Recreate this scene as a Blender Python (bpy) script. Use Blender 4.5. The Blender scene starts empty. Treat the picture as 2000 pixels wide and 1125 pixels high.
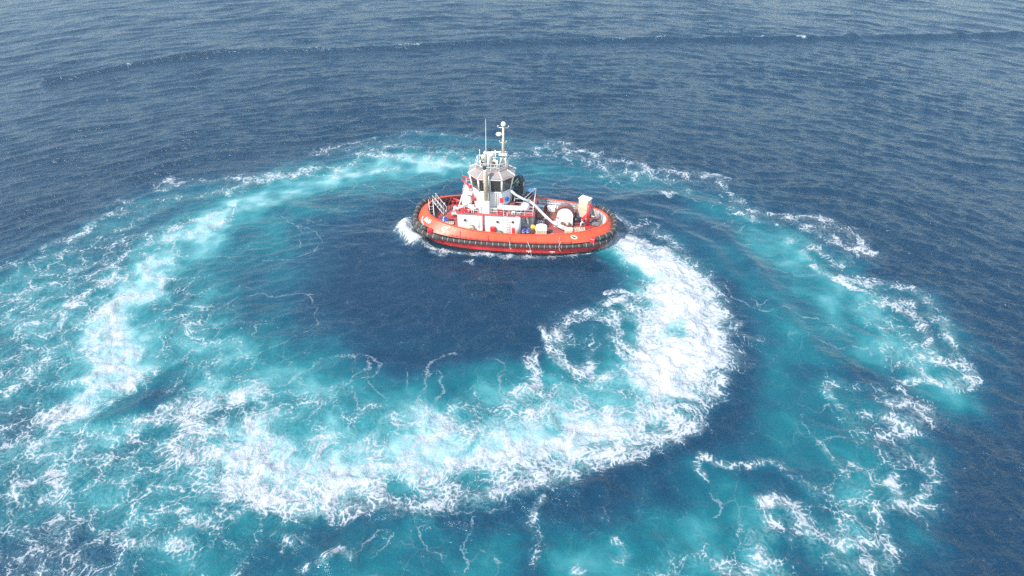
import bpy, bmesh, math, random
import numpy as np
from mathutils import Vector, Matrix
R = math.radians
scene = bpy.context.scene
COL = scene.collection

# ------------------------------------------------------------------ camera, sky, sun, exposure
cam_data = bpy.data.cameras.new('camera')
cam_data.sensor_width = 36.0
cam_data.lens = 36.0 * 1332.0 / 2000.0
cam_data.clip_start = 0.5
cam_data.clip_end = 20000
cam = bpy.data.objects.new('camera', cam_data)
COL.objects.link(cam)
cam.location = (0, 0, 53.7)
cam.rotation_euler = (R(90 - 37), 0, 0)
scene.camera = cam

SUN_AZ = Vector((-0.74, -0.67, 0)).normalized()      # horizontal direction towards the sun
SUN_EL = R(47)
world = bpy.data.worlds.new('World')
scene.world = world
world.use_nodes = True
wt = world.node_tree
bg = wt.nodes['Background']
sky = wt.nodes.new('ShaderNodeTexSky')
sky.sky_type = 'NISHITA'
sky.sun_disc = False
sky.sun_elevation = SUN_EL
sky.sun_rotation = math.atan2(SUN_AZ.x, SUN_AZ.y)
sky.air_density = 1.7
sky.dust_density = 0.7
sky.ozone_density = 2.5
wt.links.new(sky.outputs[0], bg.inputs[0])
bg.inputs[1].default_value = 0.15

sun_data = bpy.data.lights.new('sun', 'SUN')
sun_data.energy = 3.4
sun_data.angle = R(0.53)
sun_data.color = (1.0, 0.95, 0.88)
sun = bpy.data.objects.new('sun', sun_data)
COL.objects.link(sun)
sdir = SUN_AZ * math.cos(SUN_EL) + Vector((0, 0, math.sin(SUN_EL)))
sun.rotation_euler = (-sdir).to_track_quat('-Z', 'Y').to_euler()
sun.location = (-60, -40, 120)

vs = scene.view_settings
vs.view_transform = 'Standard'
vs.look = 'None'
vs.exposure = 1.12
vs.gamma = 1.0
vs.use_curve_mapping = False
scene.cycles.use_denoising = False
scene.cycles.max_bounces = 6
scene.cycles.sample_clamp_direct = 3.0

# ------------------------------------------------------------------ node helpers
def new_mat(name):
    m = bpy.data.materials.new(name)
    m.use_nodes = True
    return m, m.node_tree, m.node_tree.nodes['Principled BSDF']

class NT:
    """tiny node-graph writer"""
    def __init__(s, tree): s.t = tree
    def n(s, kind, **kw):
        nd = s.t.nodes.new(kind)
        for k, v in kw.items(): setattr(nd, k, v)
        return nd
    def put(s, sock, v):
        if isinstance(v, bpy.types.NodeSocket): s.t.links.new(v, sock)
        else: sock.default_value = v
    def m(s, op, a, b=0.0, c=0.0, clamp=False):
        nd = s.n('ShaderNodeMath', operation=op, use_clamp=clamp)
        s.put(nd.inputs[0], a); s.put(nd.inputs[1], b); s.put(nd.inputs[2], c)
        return nd.outputs[0]
    def v(s, op, a, b=(0, 0, 0), scale=None):
        nd = s.n('ShaderNodeVectorMath', operation=op)
        s.put(nd.inputs[0], a); s.put(nd.inputs[1], b)
        if scale is not None: s.put(nd.inputs['Scale'], scale)
        return nd.outputs[0]
    def ss(s, x, a, b, lo=0.0, hi=1.0, kind='SMOOTHSTEP'):
        nd = s.n('ShaderNodeMapRange', interpolation_type=kind)
        s.put(nd.inputs['Value'], x); s.put(nd.inputs['From Min'], a); s.put(nd.inputs['From Max'], b)
        s.put(nd.inputs['To Min'], lo); s.put(nd.inputs['To Max'], hi)
        return nd.outputs[0]
    def noise(s, vec, scale, detail=2.0, rough=0.5, dist=0.0, col=False, dim='2D'):
        nd = s.n('ShaderNodeTexNoise', noise_dimensions=dim)
        s.put(nd.inputs['Vector'], vec); nd.inputs['Scale'].default_value = scale
        nd.inputs['Detail'].default_value = detail; nd.inputs['Roughness'].default_value = rough
        nd.inputs['Distortion'].default_value = dist
        return nd.outputs['Color'] if col else nd.outputs[0]
    def edge(s, vec, scale):
        nd = s.n('ShaderNodeTexVoronoi', feature='DISTANCE_TO_EDGE', voronoi_dimensions='2D')
        s.put(nd.inputs['Vector'], vec); nd.inputs['Scale'].default_value = scale
        return nd.outputs['Distance']
    def mix(s, f, a, b):
        nd = s.n('ShaderNodeMix', data_type='RGBA')
        s.put(nd.inputs[0], f)
        for sk, v in ((nd.inputs[6], a), (nd.inputs[7], b)):
            s.put(sk, v if isinstance(v, bpy.types.NodeSocket) else (*v, 1.0))
        return nd.outputs[2]
    def attr(s, name, out='Fac'):
        return s.n('ShaderNodeAttribute', attribute_name=name).outputs[out]
    def ramp(s, f, stops):
        nd = s.n('ShaderNodeValToRGB')
        cr = nd.color_ramp
        while len(cr.elements) > 1: cr.elements.remove(cr.elements[-1])
        cr.elements[0].position = stops[0][0]; cr.elements[0].color = (*stops[0][1], 1)
        for p, c in stops[1:]:
            e = cr.elements.new(p); e.color = (*c, 1)
        s.put(nd.inputs[0], f)
        return nd.outputs[0]

# ------------------------------------------------------------------ the sea
# Traces of the tug's circling wake in metres on the water: F foam, E gaps in the foam, A water full of
# bubbles, D clear water, L thin foam lines, C slicks where the wash has flattened the waves, R wave ridges.
WAKE = [
('F',1.1,[(12.24,81.0,1.2),(14.69,82.07,1.8),(17.33,79.96,2.6),(19.94,76.2,3.2),(21.15,71.54,4.2),(20.66,67.24,5.0),(20.52,63.25,5.2),(20.39,59.55,5.0),(18.9,56.53,4.2),(16.44,54.07,3.4)]),
('F',1.0,[(13.71,83.15,1.2),(16.97,82.6,1.5),(20.83,79.32,1.6),(23.19,75.0,1.8),(24.36,69.35,2.0),(24.56,63.25,2.2),(23.78,58.67,2.2),(21.24,55.28,2)]),
('F',0.95,[(19.01,65.21,4.2),(17.25,60.45,4),(15.41,56.53,3)]),
('F',0.72,[(23.08,76.2,1.6),(24.98,71.54,1.6),(25.96,67.24,1.6),(25.76,62.3,1.6),(24.75,57.8,1.6),(22.87,54.88,1.6),(19.66,50.62,1.6),(16.4,47.75,1.6)]),
('F',0.5,[(16.4,86.79,1.2),(20.32,85.08,1.2),(23.83,79.96,1.2),(25.62,75.0,1.2),(26.73,68.28,1.2),(26.62,63.25,1.2),(25.68,58.67,1.2)]),
('F',0.42,[(18.52,88.25,1.0),(21.88,85.37,1.0),(24.14,81.53,1.0)]),
('F',0.86,[(21.44,54.88,2.2),(17.69,51.74,2.6),(14.08,49.88,3.0),(9.52,47.75,3.0),(5.18,45.85,2.8),(2.03,44.09,2.6),(-1.0,42.84,2.6),(-4.92,41.62,2.8),(-8.78,40.84,3.0),(-12.61,40.43,3.0),(-17.01,40.61,3.0),(-21.01,41.02,2.8),(-24.52,41.32,2.5)]),
('F',0.78,[(17.98,47.75,1.8),(13.93,45.59,1.8),(9.6,43.78,1.8),(4.96,42.22,1.8),(1.46,40.73,1.8),(-2.4,39.68,1.8),(-6.66,38.89,1.8),(-11.31,38.16,1.8),(-16.03,38.16,1.8),(-19.94,38.72,1.8),(-24.27,38.89,1.8),(-27.45,39.85,1.8)]),
('F',0.42,[(17.12,46.05,1.1),(13.11,43.65,1.1),(8.92,42.22,1.1),(4.39,40.84,1.1),(0.0,39.45,1.1),(-4.71,38.16,1.1),(-9.33,37.35,1.1),(-14.85,36.92,1.1),(-20.53,37.35,1.1),(-25.93,38.16,1.1)]),
('F',0.62,[(9.99,52.12,3.5),(4.33,49.88,3.5),(-2.13,48.45,3.5),(-8.33,46.39,3.5),(-14.47,45.72,3.5),(-20.67,45.72,3.5),(-24.8,45.72,3.5)]),
('F',0.5,[(13.6,54.07,3.0),(8.33,52.12,3.0),(2.71,49.88,3.0)]),
('F',0.9,[(-25.7,44.41,2.0),(-24.7,41.92,2.2),(-23.03,39.57,2.0)]),
('F',0.8,[(-33.84,45.06,2.2),(-31.32,43.78,2.2),(-27.87,42.53,2.2),(-24.83,40.73,2.2)]),
('F',0.72,[(-34.67,49.88,2),(-31.49,47.06,2),(-28.64,46.39,2),(-25.39,47.75,2)]),
('F',0.9,[(2.17,49.88,1.2),(4.02,49.02,1.2),(5.03,47.89,1.2)]),
('F',0.7,[(0.55,50.62,1.4),(1.11,52.12,1.4),(2.55,54.07,1.0),(2.33,56.53,0.9),(2.07,58.23,0.8)]),
('F',0.75,[(-31.64,52.12,1.6),(-27.8,52.27,1.6),(-29.85,51.74,1.6),(-32.9,50.99,1.6),(-35.75,49.88,1.6),(-37.47,48.81,1.6),(-38.31,47.06,1.6)]),
('F',0.62,[(-19.34,44.41,1.6),(-18.16,46.05,1.6),(-16.4,47.75,1.6),(-15.05,49.16,1.6)]),
('F',0.6,[(-22.06,43.15,1.4),(-20.0,45.06,1.4),(-18.82,46.72,1.4),(-20.07,48.81,1.4),(-21.84,50.62,1.4)]),
('F',0.55,[(-15.04,43.15,1.3),(-12.31,45.06,1.3),(-8.85,46.39,1.3),(-5.23,46.72,1.3),(-2.08,46.39,1.3)]),
('F',0.55,[(-10.18,44.41,1.3),(-7.87,47.06,1.3),(-6.5,49.88,1.3),(-5.46,50.62,1.3)]),
('F',0.55,[(-12.26,48.45,1.5),(-10.83,49.88,1.5),(-8.67,49.88,1.5),(-6.35,47.75,1.5)]),
('F',0.74,[(9.43,54.88,1.0),(7.0,56.78,1.0),(5.83,58.67,1.0),(5.5,61.37,1.0),(6.25,63.74,1.0),(8.25,65.41,1.0),(10.47,65.41,1.0),(12.18,63.74,1.0),(14.17,62.3,1.0),(16.56,61.83,1.0)]),
('F',0.8,[(8.75,56.78,1.2),(9.51,58.67,1.2),(11.19,60.45,1.2),(12.27,61.83,1.2)]),
('F',0.65,[(4.1,63.25,0.5),(4.24,60.45,0.7),(5.3,57.8,1.0),(7.48,55.45,1.0),(9.66,54.31,1.0),(12.0,54.88,1.0)]),
('F',0.6,[(7.07,62.12,0.9),(8.67,62.78,0.9),(9.81,61.83,0.9)]),
('F',0.8,[(11.89,58.67,1.0),(13.31,60.45,1.0),(15.15,60.64,1.0)]),
('F',0.8,[(11.71,68.07,0.8),(12.8,69.03,0.8),(14.05,68.49,0.8),(14.81,66.93,0.8),(16.07,66.72,0.8)]),
('F',0.75,[(12.16,70.32,0.5),(13.32,70.65,0.5),(14.5,70.43,0.5)]),
('F',0.6,[(14.65,69.56,0.8),(15.56,70.0,0.8),(15.68,68.49,0.8)]),
('F',0.7,[(16.84,70.98,0.9),(16.99,69.35,0.9),(17.86,73.24,0.9)]),
('F',0.55,[(10.77,54.07,1.2),(12.34,55.28,1.2),(14.41,55.69,1.2)]),
('F',0.6,[(6.66,52.12,1.4),(8.18,53.68,1.4),(9.68,54.47,1.4)]),
('F',0.6,[(7.1,50.62,1.1),(7.77,52.12,1.1),(10.01,52.27,1.1),(12.06,50.99,1.1),(14.2,50.62,1.1)]),
('F',0.55,[(7.16,51.36,1.0),(7.85,49.88,1.0),(9.75,49.88,1.0)]),
('L',1,[(3.86,63.25,0.35),(4.03,61.37,0.35),(4.5,59.55,0.35),(5.6,57.8,0.35),(6.94,55.94,0.35),(8.55,54.63,0.35)]),
('L',1,[(3.97,59.82,0.35),(2.7,59.55,0.35),(1.78,58.49,0.35),(1.53,57.37,0.35),(2.19,55.45,0.35),(2.61,54.07,0.35),(1.96,52.89,0.35),(0.67,52.12,0.35),(0.82,50.62,0.35),(1.63,49.88,0.35)]),
('L',1,[(12.06,68.28,0.3),(11.79,68.81,0.3),(12.27,67.24,0.3),(13.46,66.42,0.3)]),
('F',0.72,[(-48.17,48.81,1.8),(-45.87,50.62,2.2),(-44.68,54.47,2.8),(-45.96,57.8,3.0),(-48.54,61.37,3.0),(-50.21,66.21,2.6),(-50.29,69.89,2.2)]),
('F',0.85,[(-42.92,52.51,1.8),(-41.95,54.07,1.8),(-43.58,52.12,1.8),(-45.33,50.62,1.8),(-47.13,49.88,1.8)]),
('F',0.7,[(-55.42,68.28,2.0),(-54.13,70.98,2.0),(-52.84,73.24,2.0),(-49.59,74.41,2.0),(-46.57,72.1,2.0),(-47.5,69.56,2.0),(-50.21,68.28,2.0),(-51.81,66.21,2.0)]),
('F',0.6,[(-55.51,73.82,1.8),(-53.58,78.68,1.8),(-50.18,82.6,1.8),(-45.77,84.66,1.8),(-43.22,88.25,1.8)]),
('F',0.6,[(-55.77,81.93,1.5),(-51.77,84.66,1.5),(-48.62,88.25,1.5),(-45.28,89.75,1.5),(-43.7,92.06,1.5)]),
('F',0.55,[(-51.99,79.96,1.4),(-49.48,77.43,1.4),(-46.41,76.81,1.4),(-46.93,79.96,1.4),(-49.71,83.28,1.4)]),
('F',0.62,[(-48.83,95.26,1.6),(-45.31,96.93,1.6),(-41.96,99.5,1.6),(-38.48,102.17,1.6),(-34.52,103.45,1.6)]),
('F',0.6,[(-42.22,100.38,1.6),(-37.77,102.72,1.6),(-33.91,104.57,1.6),(-29.64,104.94,1.6),(-26.57,107.24,1.6)]),
('F',0.6,[(-27.21,110.83,2.0),(-21.63,109.82,2.0),(-16.11,108.82,2.0),(-10.63,107.24,2.0),(-7.14,108.42,2.0)]),
('F',0.45,[(-34.47,110.83,2.0),(-27.59,112.9,2.0),(-20.37,113.95,2.0),(-12.79,111.86,2.0),(-7.26,110.83,2.0)]),
('F',0.5,[(-0.9,108.82,2.2),(5.48,111.86,2.2),(10.71,108.42,2.2),(15.73,105.32,2.2),(20.66,103.08,2.2),(25.66,102.17,2.2)]),
('F',0.55,[(-45.89,101.27,1.2),(-41.96,100.91,1.2),(-39.59,103.08,1.2)]),
('F',0.5,[(-30.79,102.17,1.4),(-27.61,103.45,1.4),(-24.25,104.01,1.4),(-20.05,104.94,1.4)]),
('F',0.52,[(-69.59,75.6,1.0),(-68.42,77.18,1.0),(-66.79,79.32,1.0),(-64.58,81.93,1.0),(-63.07,83.28,1.0)]),
('F',0.6,[(-62.72,82.6,0.9),(-62.21,86.08,0.9),(-61.68,89.75,0.9),(-60.68,90.97,0.9)]),
('F',0.5,[(-62.95,91.59,1.0),(-61.91,93.64,1.0),(-59.15,92.84,1.0),(-59.34,89.75,1.0)]),
('F',0.55,[(-58.38,98.63,1.0),(-56.94,101.27,1.0),(-54.97,99.5,1.0),(-56.22,97.43,1.0)]),
('F',0.4,[(-56.79,100.91,1.2),(-53.54,101.27,1.2),(-49.16,100.91,1.2),(-45.89,101.27,1.2)]),
('F',0.5,[(-33.38,112.06,0.6),(-29.75,114.6,0.6),(-26.4,116.77,0.6),(-21.93,118.55,0.6),(-19.26,120.15,0.6),(-16.3,119.46,0.6)]),
('F',0.4,[(-20.86,117.66,1.0),(-16.25,119.01,1.0),(-11.44,118.55,1.0),(-6.64,117.66,1.0)]),
('F',0.42,[(-67.15,76.2,2.0),(-63.58,78.68,2.0),(-59.85,81.27,2.0),(-57.34,85.37,2.0),(-56.08,91.28,2.0),(-53.39,94.45,2.0)]),
('F',0.47,[(-63.87,69.35,5.0),(-61.11,71.54,5.0),(-58.25,73.82,5.0),(-57.15,78.68,5.0)]),
('F',0.46,[(-60.39,62.3,5.0),(-57.21,63.25,5.0),(-54.49,65.21,5.0)]),
('F',0.46,[(-56.26,55.28,4.5),(-52.82,55.28,4.5),(-50.23,56.95,4.5)]),
('F',0.4,[(-42.7,46.39,4.0),(-37.66,44.41,4.0),(-32.36,41.32,4.0),(-27.83,39.57,4.0)]),
('F',0.46,[(-51.03,46.39,4.5),(-47.54,45.72,4.5),(-43.59,45.06,4.5)]),
('F',0.45,[(-46.58,41.32,4.0),(-42.53,40.14,4.0),(-38.92,36.81,4.0),(-40.31,34.24,4.0)]),
('F',0.4,[(-37.33,32.77,5.0),(-34.49,34.24,5.0),(-32.43,36.81,5.0),(-32.15,39.57,5.0)]),
('F',0.38,[(-44.49,35.24,4.0),(-41.28,32.77,4.0),(-37.28,31.83,4.0)]),
('F',0.55,[(-50.89,44.41,1.2),(-49.42,45.39,1.2),(-45.64,45.06,1.2),(-41.57,44.09,1.2)]),
('F',0.6,[(-44.13,41.32,1.0),(-42.53,40.14,1.0),(-41.29,37.35,1.0),(-40.09,34.24,1.0)]),
('F',0.55,[(-46.69,39.0,1.2),(-46.58,41.32,1.2),(-45.95,42.84,1.2)]),
('F',0.55,[(-54.51,51.36,1.2),(-53.85,54.07,1.2),(-52.69,56.11,1.2)]),
('F',0.5,[(-55.38,57.8,1.0),(-54.09,58.67,1.0),(-52.63,56.53,1.0),(-53.62,55.69,1.0)]),
('F',0.6,[(-44.13,41.32,0.9),(-42.51,41.02,0.9),(-40.85,41.62,0.9)]),
('F',0.5,[(-35.31,41.32,0.9),(-33.83,40.14,0.9),(-33.71,41.02,0.9)]),
('F',0.75,[(-31.65,37.73,0.5),(-30.58,37.4,0.5),(-29.49,37.62,0.5)]),
('F',0.6,[(-34.61,34.99,0.8),(-33.37,34.24,0.8),(-32.59,33.5,0.8),(-29.91,33.99,0.8),(-28.22,34.24,0.8)]),
('F',0.55,[(-28.86,36.54,0.8),(-27.78,35.5,0.8),(-26.51,35.76,0.8)]),
('F',0.5,[(-27.34,36.18,0.8),(-25.46,35.35,0.8)]),
('F',0.5,[(-27.99,37.35,1.2),(-26.5,37.08,1.2),(-25.45,36.7,1.2)]),
('F',0.7,[(-15.79,32.68,0.5),(-15.22,33.11,0.5),(-14.59,33.25,0.5),(-13.81,32.68,0.5)]),
('F',0.6,[(-17.99,31.83,0.4),(-17.61,32.06,0.4),(-17.1,32.11,0.4)]),
('F',0.5,[(-23.18,31.14,0.9),(-23.12,32.3,0.9),(-23.13,33.01,0.9)]),
('F',0.3,[(-27.23,32.77,2.5),(-24.92,33.74,2.5),(-23.29,34.24,2.5)]),
('F',0.32,[(-40.75,31.83,2.5),(-36.18,31.37,2.5),(-32.94,31.83,2.5)]),
('F',0.45,[(-20.88,35.24,0.6),(-19.73,34.34,0.6),(-18.43,34.49,0.6)]),
('F',0.38,[(7.41,113.95,2.5),(12.7,110.83,2.5),(17.9,108.82,2.5),(22.52,104.01,2.5),(27.19,101.27,2.5)]),
('F',0.5,[(8.37,114.6,1.0),(10.18,113.95,1.0),(12.33,111.86,1.0)]),
('F',0.5,[(15.81,110.22,0.8),(17.9,108.82,0.8)]),
('F',0.5,[(23.82,104.01,1.0),(27.83,104.57,1.0),(29.08,102.17,1.0)]),
('F',0.45,[(16.25,102.17,1.6),(18.58,100.38,1.6),(22.24,102.17,1.6),(25.33,100.38,1.6),(28.18,97.77,1.6)]),
('F',0.55,[(30.91,102.72,0.9),(34.21,102.17,0.9),(35.18,100.91,0.9)]),
('F',0.38,[(28.04,101.27,1.8),(32.73,99.5,1.8),(34.39,96.09,1.8),(35.38,93.64,1.8)]),
('F',0.5,[(31.97,92.84,1.2),(33.77,90.51,1.2),(36.48,89.0,1.2)]),
('F',0.63,[(34.74,89.75,0.6),(35.81,87.96,0.6),(36.88,87.67,0.6)]),
('F',0.63,[(37.39,90.82,0.5),(39.04,89.75,0.5)]),
('F',0.58,[(42.69,89.0,1.8),(45.8,89.0,1.8),(47.31,86.79,1.8),(48.98,84.25,1.8),(49.93,80.22,1.8)]),
('F',0.65,[(42.44,87.08,1.4),(43.76,85.37,1.4),(45.01,84.66,1.4),(46.12,82.6,1.4)]),
('F',0.58,[(46.71,81.27,1.4),(48.38,79.96,1.4),(50.18,79.96,1.4)]),
('F',0.73,[(41.15,79.32,0.8),(41.21,78.05,0.8)]),
('F',0.63,[(42.6,79.96,1.2),(44.29,78.68,1.2),(44.65,76.81,1.2)]),
('F',0.84,[(41.41,76.2,0.7),(42.15,74.41,0.7),(43.5,72.9,0.7),(44.91,71.32,0.7)]),
('F',0.53,[(38.9,81.93,0.8),(40.58,82.6,0.8),(41.55,83.28,0.8)]),
('F',0.58,[(39.54,86.36,0.5),(40.74,86.08,0.5)]),
('F',0.63,[(44.77,70.98,0.9),(46.09,69.35,0.9),(46.4,67.76,0.9),(47.69,68.49,0.9),(46.32,69.89,0.9)]),
('F',0.58,[(46.13,72.67,1.3),(49.12,71.77,1.3),(51.56,71.21,1.3),(52.67,69.35,1.3),(52.81,68.28,1.3)]),
('F',0.63,[(48.81,68.81,0.8),(48.43,67.24,0.8),(48.79,65.21,0.8),(49.13,63.25,0.8)]),
('F',0.73,[(50.21,68.28,0.9),(49.74,65.21,0.9),(49.75,63.25,0.9),(49.23,60.91,0.9),(48.74,58.67,0.9),(49.06,56.95,0.9)]),
('F',0.63,[(51.96,65.21,1.2),(52.55,63.25,1.2),(51.97,60.91,1.2)]),
('F',0.63,[(47.72,57.8,1.2),(49.43,56.53,1.2),(51.31,56.78,1.2),(51.09,55.28,1.2)]),
('F',0.73,[(46.68,54.47,1.2),(48.75,54.07,1.2),(50.52,53.68,1.2),(51.52,54.47,1.2),(51.76,56.53,1.2)]),
('F',0.42,[(43.99,58.67,2.0),(45.16,56.11,2.0),(47.45,54.88,2.0)]),
('F',0.42,[(44.77,66.21,2.5),(46.64,63.25,2.5),(47.38,59.55,2.5)]),
('F',0.53,[(34.85,53.28,0.9),(36.28,54.07,0.9),(37.38,53.28,0.9),(38.72,53.13,0.9)]),
('F',0.53,[(34.74,53.28,0.6),(34.0,50.99,0.6),(34.67,49.88,0.6),(36.0,49.16,0.6),(38.63,49.02,0.6)]),
('F',0.68,[(40.41,50.62,1.6),(42.32,50.62,1.6),(43.34,49.88,1.6),(42.38,48.45,1.6),(40.41,47.06,1.6),(39.14,47.75,1.6)]),
('F',0.63,[(40.14,52.51,0.8),(40.63,51.74,0.8),(40.69,50.62,0.8)]),
('F',0.53,[(36.42,48.59,0.8),(37.56,49.02,0.8),(38.76,48.1,0.8)]),
('F',0.53,[(35.17,47.75,1.2),(35.65,45.72,1.2),(36.5,44.09,1.2),(38.24,43.46,1.2)]),
('F',0.58,[(37.61,46.05,1.1),(38.17,44.41,1.1),(38.6,43.15,1.1)]),
('F',0.53,[(37.35,43.15,1.3),(39.31,42.53,1.3),(40.21,41.32,1.3),(39.77,40.43,1.3)]),
('F',0.73,[(36.29,41.32,0.8),(35.99,39.57,0.8),(35.85,38.72,0.8)]),
('F',0.47,[(30.77,45.06,0.6),(31.06,43.78,0.6),(31.47,42.84,0.6),(31.87,41.32,0.6)]),
('F',0.53,[(32.96,42.84,0.7),(34.08,41.92,0.7),(34.92,40.43,0.7),(36.14,40.43,0.7)]),
('F',0.44,[(32.87,40.14,1.8),(34.06,38.44,1.8),(36.17,37.89,1.8),(37.58,37.89,1.8)]),
('F',0.42,[(29.27,39.57,2.0),(30.86,38.72,2.0),(32.89,37.89,2.0),(34.52,37.35,2.0)]),
('F',0.79,[(23.58,37.89,1.1),(24.52,38.16,1.1),(25.6,37.89,1.1),(26.13,37.35,1.1)]),
('F',0.53,[(26.13,37.35,1.5),(27.8,36.81,1.5),(29.45,36.28,1.5),(31.72,37.35,1.5)]),
('F',0.58,[(21.13,33.74,1.3),(21.87,34.74,1.3),(23.23,35.5,1.3),(24.99,36.02,1.3)]),
('F',0.58,[(25.42,35.24,1.5),(27.69,35.24,1.5),(29.11,34.24,1.5),(31.56,34.74,1.5),(32.81,33.99,1.5)]),
('F',0.58,[(32.92,33.74,1.0),(32.2,32.3,1.0),(29.91,31.83,1.0),(28.27,32.06,1.0),(27.57,32.53,1.0)]),
('F',0.47,[(27.96,34.74,1.5),(30.37,36.28,1.5),(31.78,35.24,1.5)]),
('F',0.53,[(21.81,32.3,1.5),(22.4,31.37,1.5)]),
('F',0.55,[(17.39,32.06,1.0),(18.11,32.3,1.0),(18.66,31.92,1.0),(18.3,31.37,1.0)]),
('F',0.58,[(19.38,31.37,1.0),(20.22,32.06,1.0),(20.52,31.6,1.0)]),
('F',0.38,[(12.57,31.83,1.8),(15.03,33.25,1.8),(17.13,32.77,1.8),(19.07,31.83,1.8)]),
('F',0.42,[(21.15,33.01,1.5),(21.67,31.83,1.5)]),
('F',0.6,[(18.69,43.78,0.5),(19.98,42.84,0.5),(21.37,42.41,0.5),(23.39,42.53,0.5),(25.01,42.96,0.5),(26.33,42.41,0.5)]),
('F',0.44,[(26.33,42.41,0.6),(27.36,41.02,0.6),(28.41,39.85,0.6)]),
('F',0.5,[(18.69,43.78,0.5),(18.1,42.22,0.5),(18.57,41.02,0.5)]),
('F',0.7,[(1.95,36.81,0.5),(2.44,37.89,0.5),(2.93,38.44,0.5)]),
('F',0.45,[(1.87,37.35,0.5),(1.61,36.02,0.5),(2.25,34.74,0.5),(2.08,31.83,0.5)]),
('F',0.5,[(9.02,34.74,0.5),(9.6,33.99,0.5),(9.81,33.25,0.5),(9.19,32.53,0.5)]),
('F',0.6,[(5.27,31.6,0.4),(5.81,31.37,0.4)]),
('F',0.45,[(26.37,61.83,0.7),(28.39,61.37,0.7),(29.48,60.91,0.7)]),
('F',0.6,[(-17.81,31.97,0.35),(-17.39,32.06,0.35)]),
('F',0.5,[(-19.94,33.45,0.3),(-19.68,33.45,0.3)]),
('F',1.3,[(-15.71,87.96,0.7),(-16.07,85.93,0.9),(-15.85,84.25,1.0),(-14.64,82.87,1.1),(-13.43,82.6,1.0)]),
('F',1.1,[(-15.26,86.79,0.9),(-14.55,84.66,0.9),(-13.22,82.07,0.9)]),
('F',0.6,[(-11.85,81.53,0.45),(-10.42,80.22,0.45),(-8.93,79.7,0.45),(-6.83,79.45,0.45),(-4.66,79.06,0.45),(-2.87,79.06,0.45)]),
('F',0.8,[(-11.17,79.7,0.4),(-10.19,79.19,0.4),(-9.44,78.81,0.4)]),
('F',0.6,[(-6.7,77.18,0.4),(-5.65,77.43,0.4),(-5.27,76.69,0.4)]),
('F',0.42,[(-2.86,78.68,0.6),(0.71,78.3,0.6),(4.28,78.43,0.6)]),
('F',0.5,[(15.14,89.0,0.8),(16.48,87.37,0.8),(17.07,86.08,0.8)]),
('F',0.45,[(11.37,78.05,0.35),(12.7,77.18,0.35)]),
('F',0.75,[(-89.66,155.51,0.5),(-87.78,155.51,0.5)]),
('F',0.75,[(-88.79,156.2,0.3),(-86.9,156.2,0.3)]),
('F',0.75,[(-27.44,169.45,0.6),(-25.42,169.45,0.6)]),
('F',0.75,[(-24.97,169.85,0.4),(-22.95,169.85,0.4)]),
('F',0.75,[(-48.82,166.74,0.4),(-46.84,166.74,0.4)]),
('F',0.75,[(-45.63,166.36,0.3),(-43.65,166.36,0.3)]),
('F',0.75,[(26.06,174.69,0.35),(28.12,174.69,0.35)]),
('F',0.75,[(36.52,175.52,0.35),(38.59,175.52,0.35)]),
('F',0.79,[(61.12,175.52,0.3),(63.19,175.52,0.3)]),
('F',0.79,[(72.13,175.52,0.35),(74.2,175.52,0.35)]),
('F',0.9,[(23.88,95.93,0.8),(24.69,95.43,0.8),(25.68,95.93,0.8)]),
('L',1,[(-38.38,66.21,0.3),(-36.74,67.03,0.3),(-35.47,68.07,0.3),(-34.5,69.13,0.3),(-31.63,69.89,0.3),(-29.72,69.67,0.3),(-27.49,70.0,0.3),(-25.65,69.78,0.3)]),
('L',1,[(-37.49,63.74,0.25),(-35.2,63.45,0.25),(-33.49,63.93,0.25),(-30.7,64.03,0.25),(-29.11,63.93,0.25)]),
('L',1,[(-32.24,63.93,0.2),(-31.26,62.78,0.2),(-31.14,61.37,0.2)]),
('L',1,[(-35.2,63.45,0.22),(-35.27,61.83,0.22),(-36.17,60.91,0.22)]),
('L',1,[(-31.79,56.28,0.25),(-31.06,57.29,0.25),(-29.07,58.49,0.25),(-27.23,60.45,0.25),(-26.02,61.65,0.25),(-24.19,62.97,0.25),(-23.65,64.71,0.25),(-24.02,67.24,0.25),(-24.96,68.49,0.25),(-26.39,69.56,0.25)]),
('L',1,[(-27.71,51.97,0.45),(-26.92,52.12,0.45),(-26.14,53.28,0.45),(-24.9,53.91,0.45),(-24.15,55.45,0.45),(-22.78,56.95,0.45),(-21.25,57.97,0.45),(-19.49,58.06,0.45),(-18.31,58.06,0.45),(-17.83,58.67,0.45),(-16.6,58.41,0.45),(-15.44,57.8,0.45),(-15.12,56.53,0.45),(-15.5,55.28,0.45),(-15.85,54.63,0.45)]),
('L',1,[(-21.15,49.52,0.35),(-20.56,50.99,0.35),(-19.79,52.51,0.35),(-19.08,53.13,0.35),(-17.77,53.6,0.35),(-16.76,54.31,0.35),(-16.25,54.63,0.35)]),
('L',1,[(-17.77,53.6,0.3),(-17.44,54.88,0.3),(-16.5,56.11,0.3),(-16.31,57.37,0.3)]),
('L',1,[(-18.35,58.23,0.25),(-17.78,56.78,0.25),(-17.8,55.94,0.25)]),
('L',1,[(-10.4,49.88,0.4),(-10.15,52.51,0.4),(-9.79,54.47,0.4),(-9.51,56.28,0.4),(-8.8,57.37,0.4),(-7.59,58.49,0.4),(-6.24,58.67,0.4)]),
('L',1,[(-8.8,50.1,0.35),(-8.15,51.36,0.35),(-7.72,52.89,0.35),(-7.83,54.88,0.35),(-8.19,55.69,0.35)]),
('L',1,[(-15.44,53.83,0.3),(-14.83,52.89,0.3),(-13.69,51.59,0.3)]),
('L',1,[(-16.25,49.88,0.3),(-16.7,51.74,0.3),(-17.13,52.89,0.3)]),
('L',1,[(-23.58,54.31,0.45),(-23.07,53.83,0.45),(-22.45,53.13,0.45)]),
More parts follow.
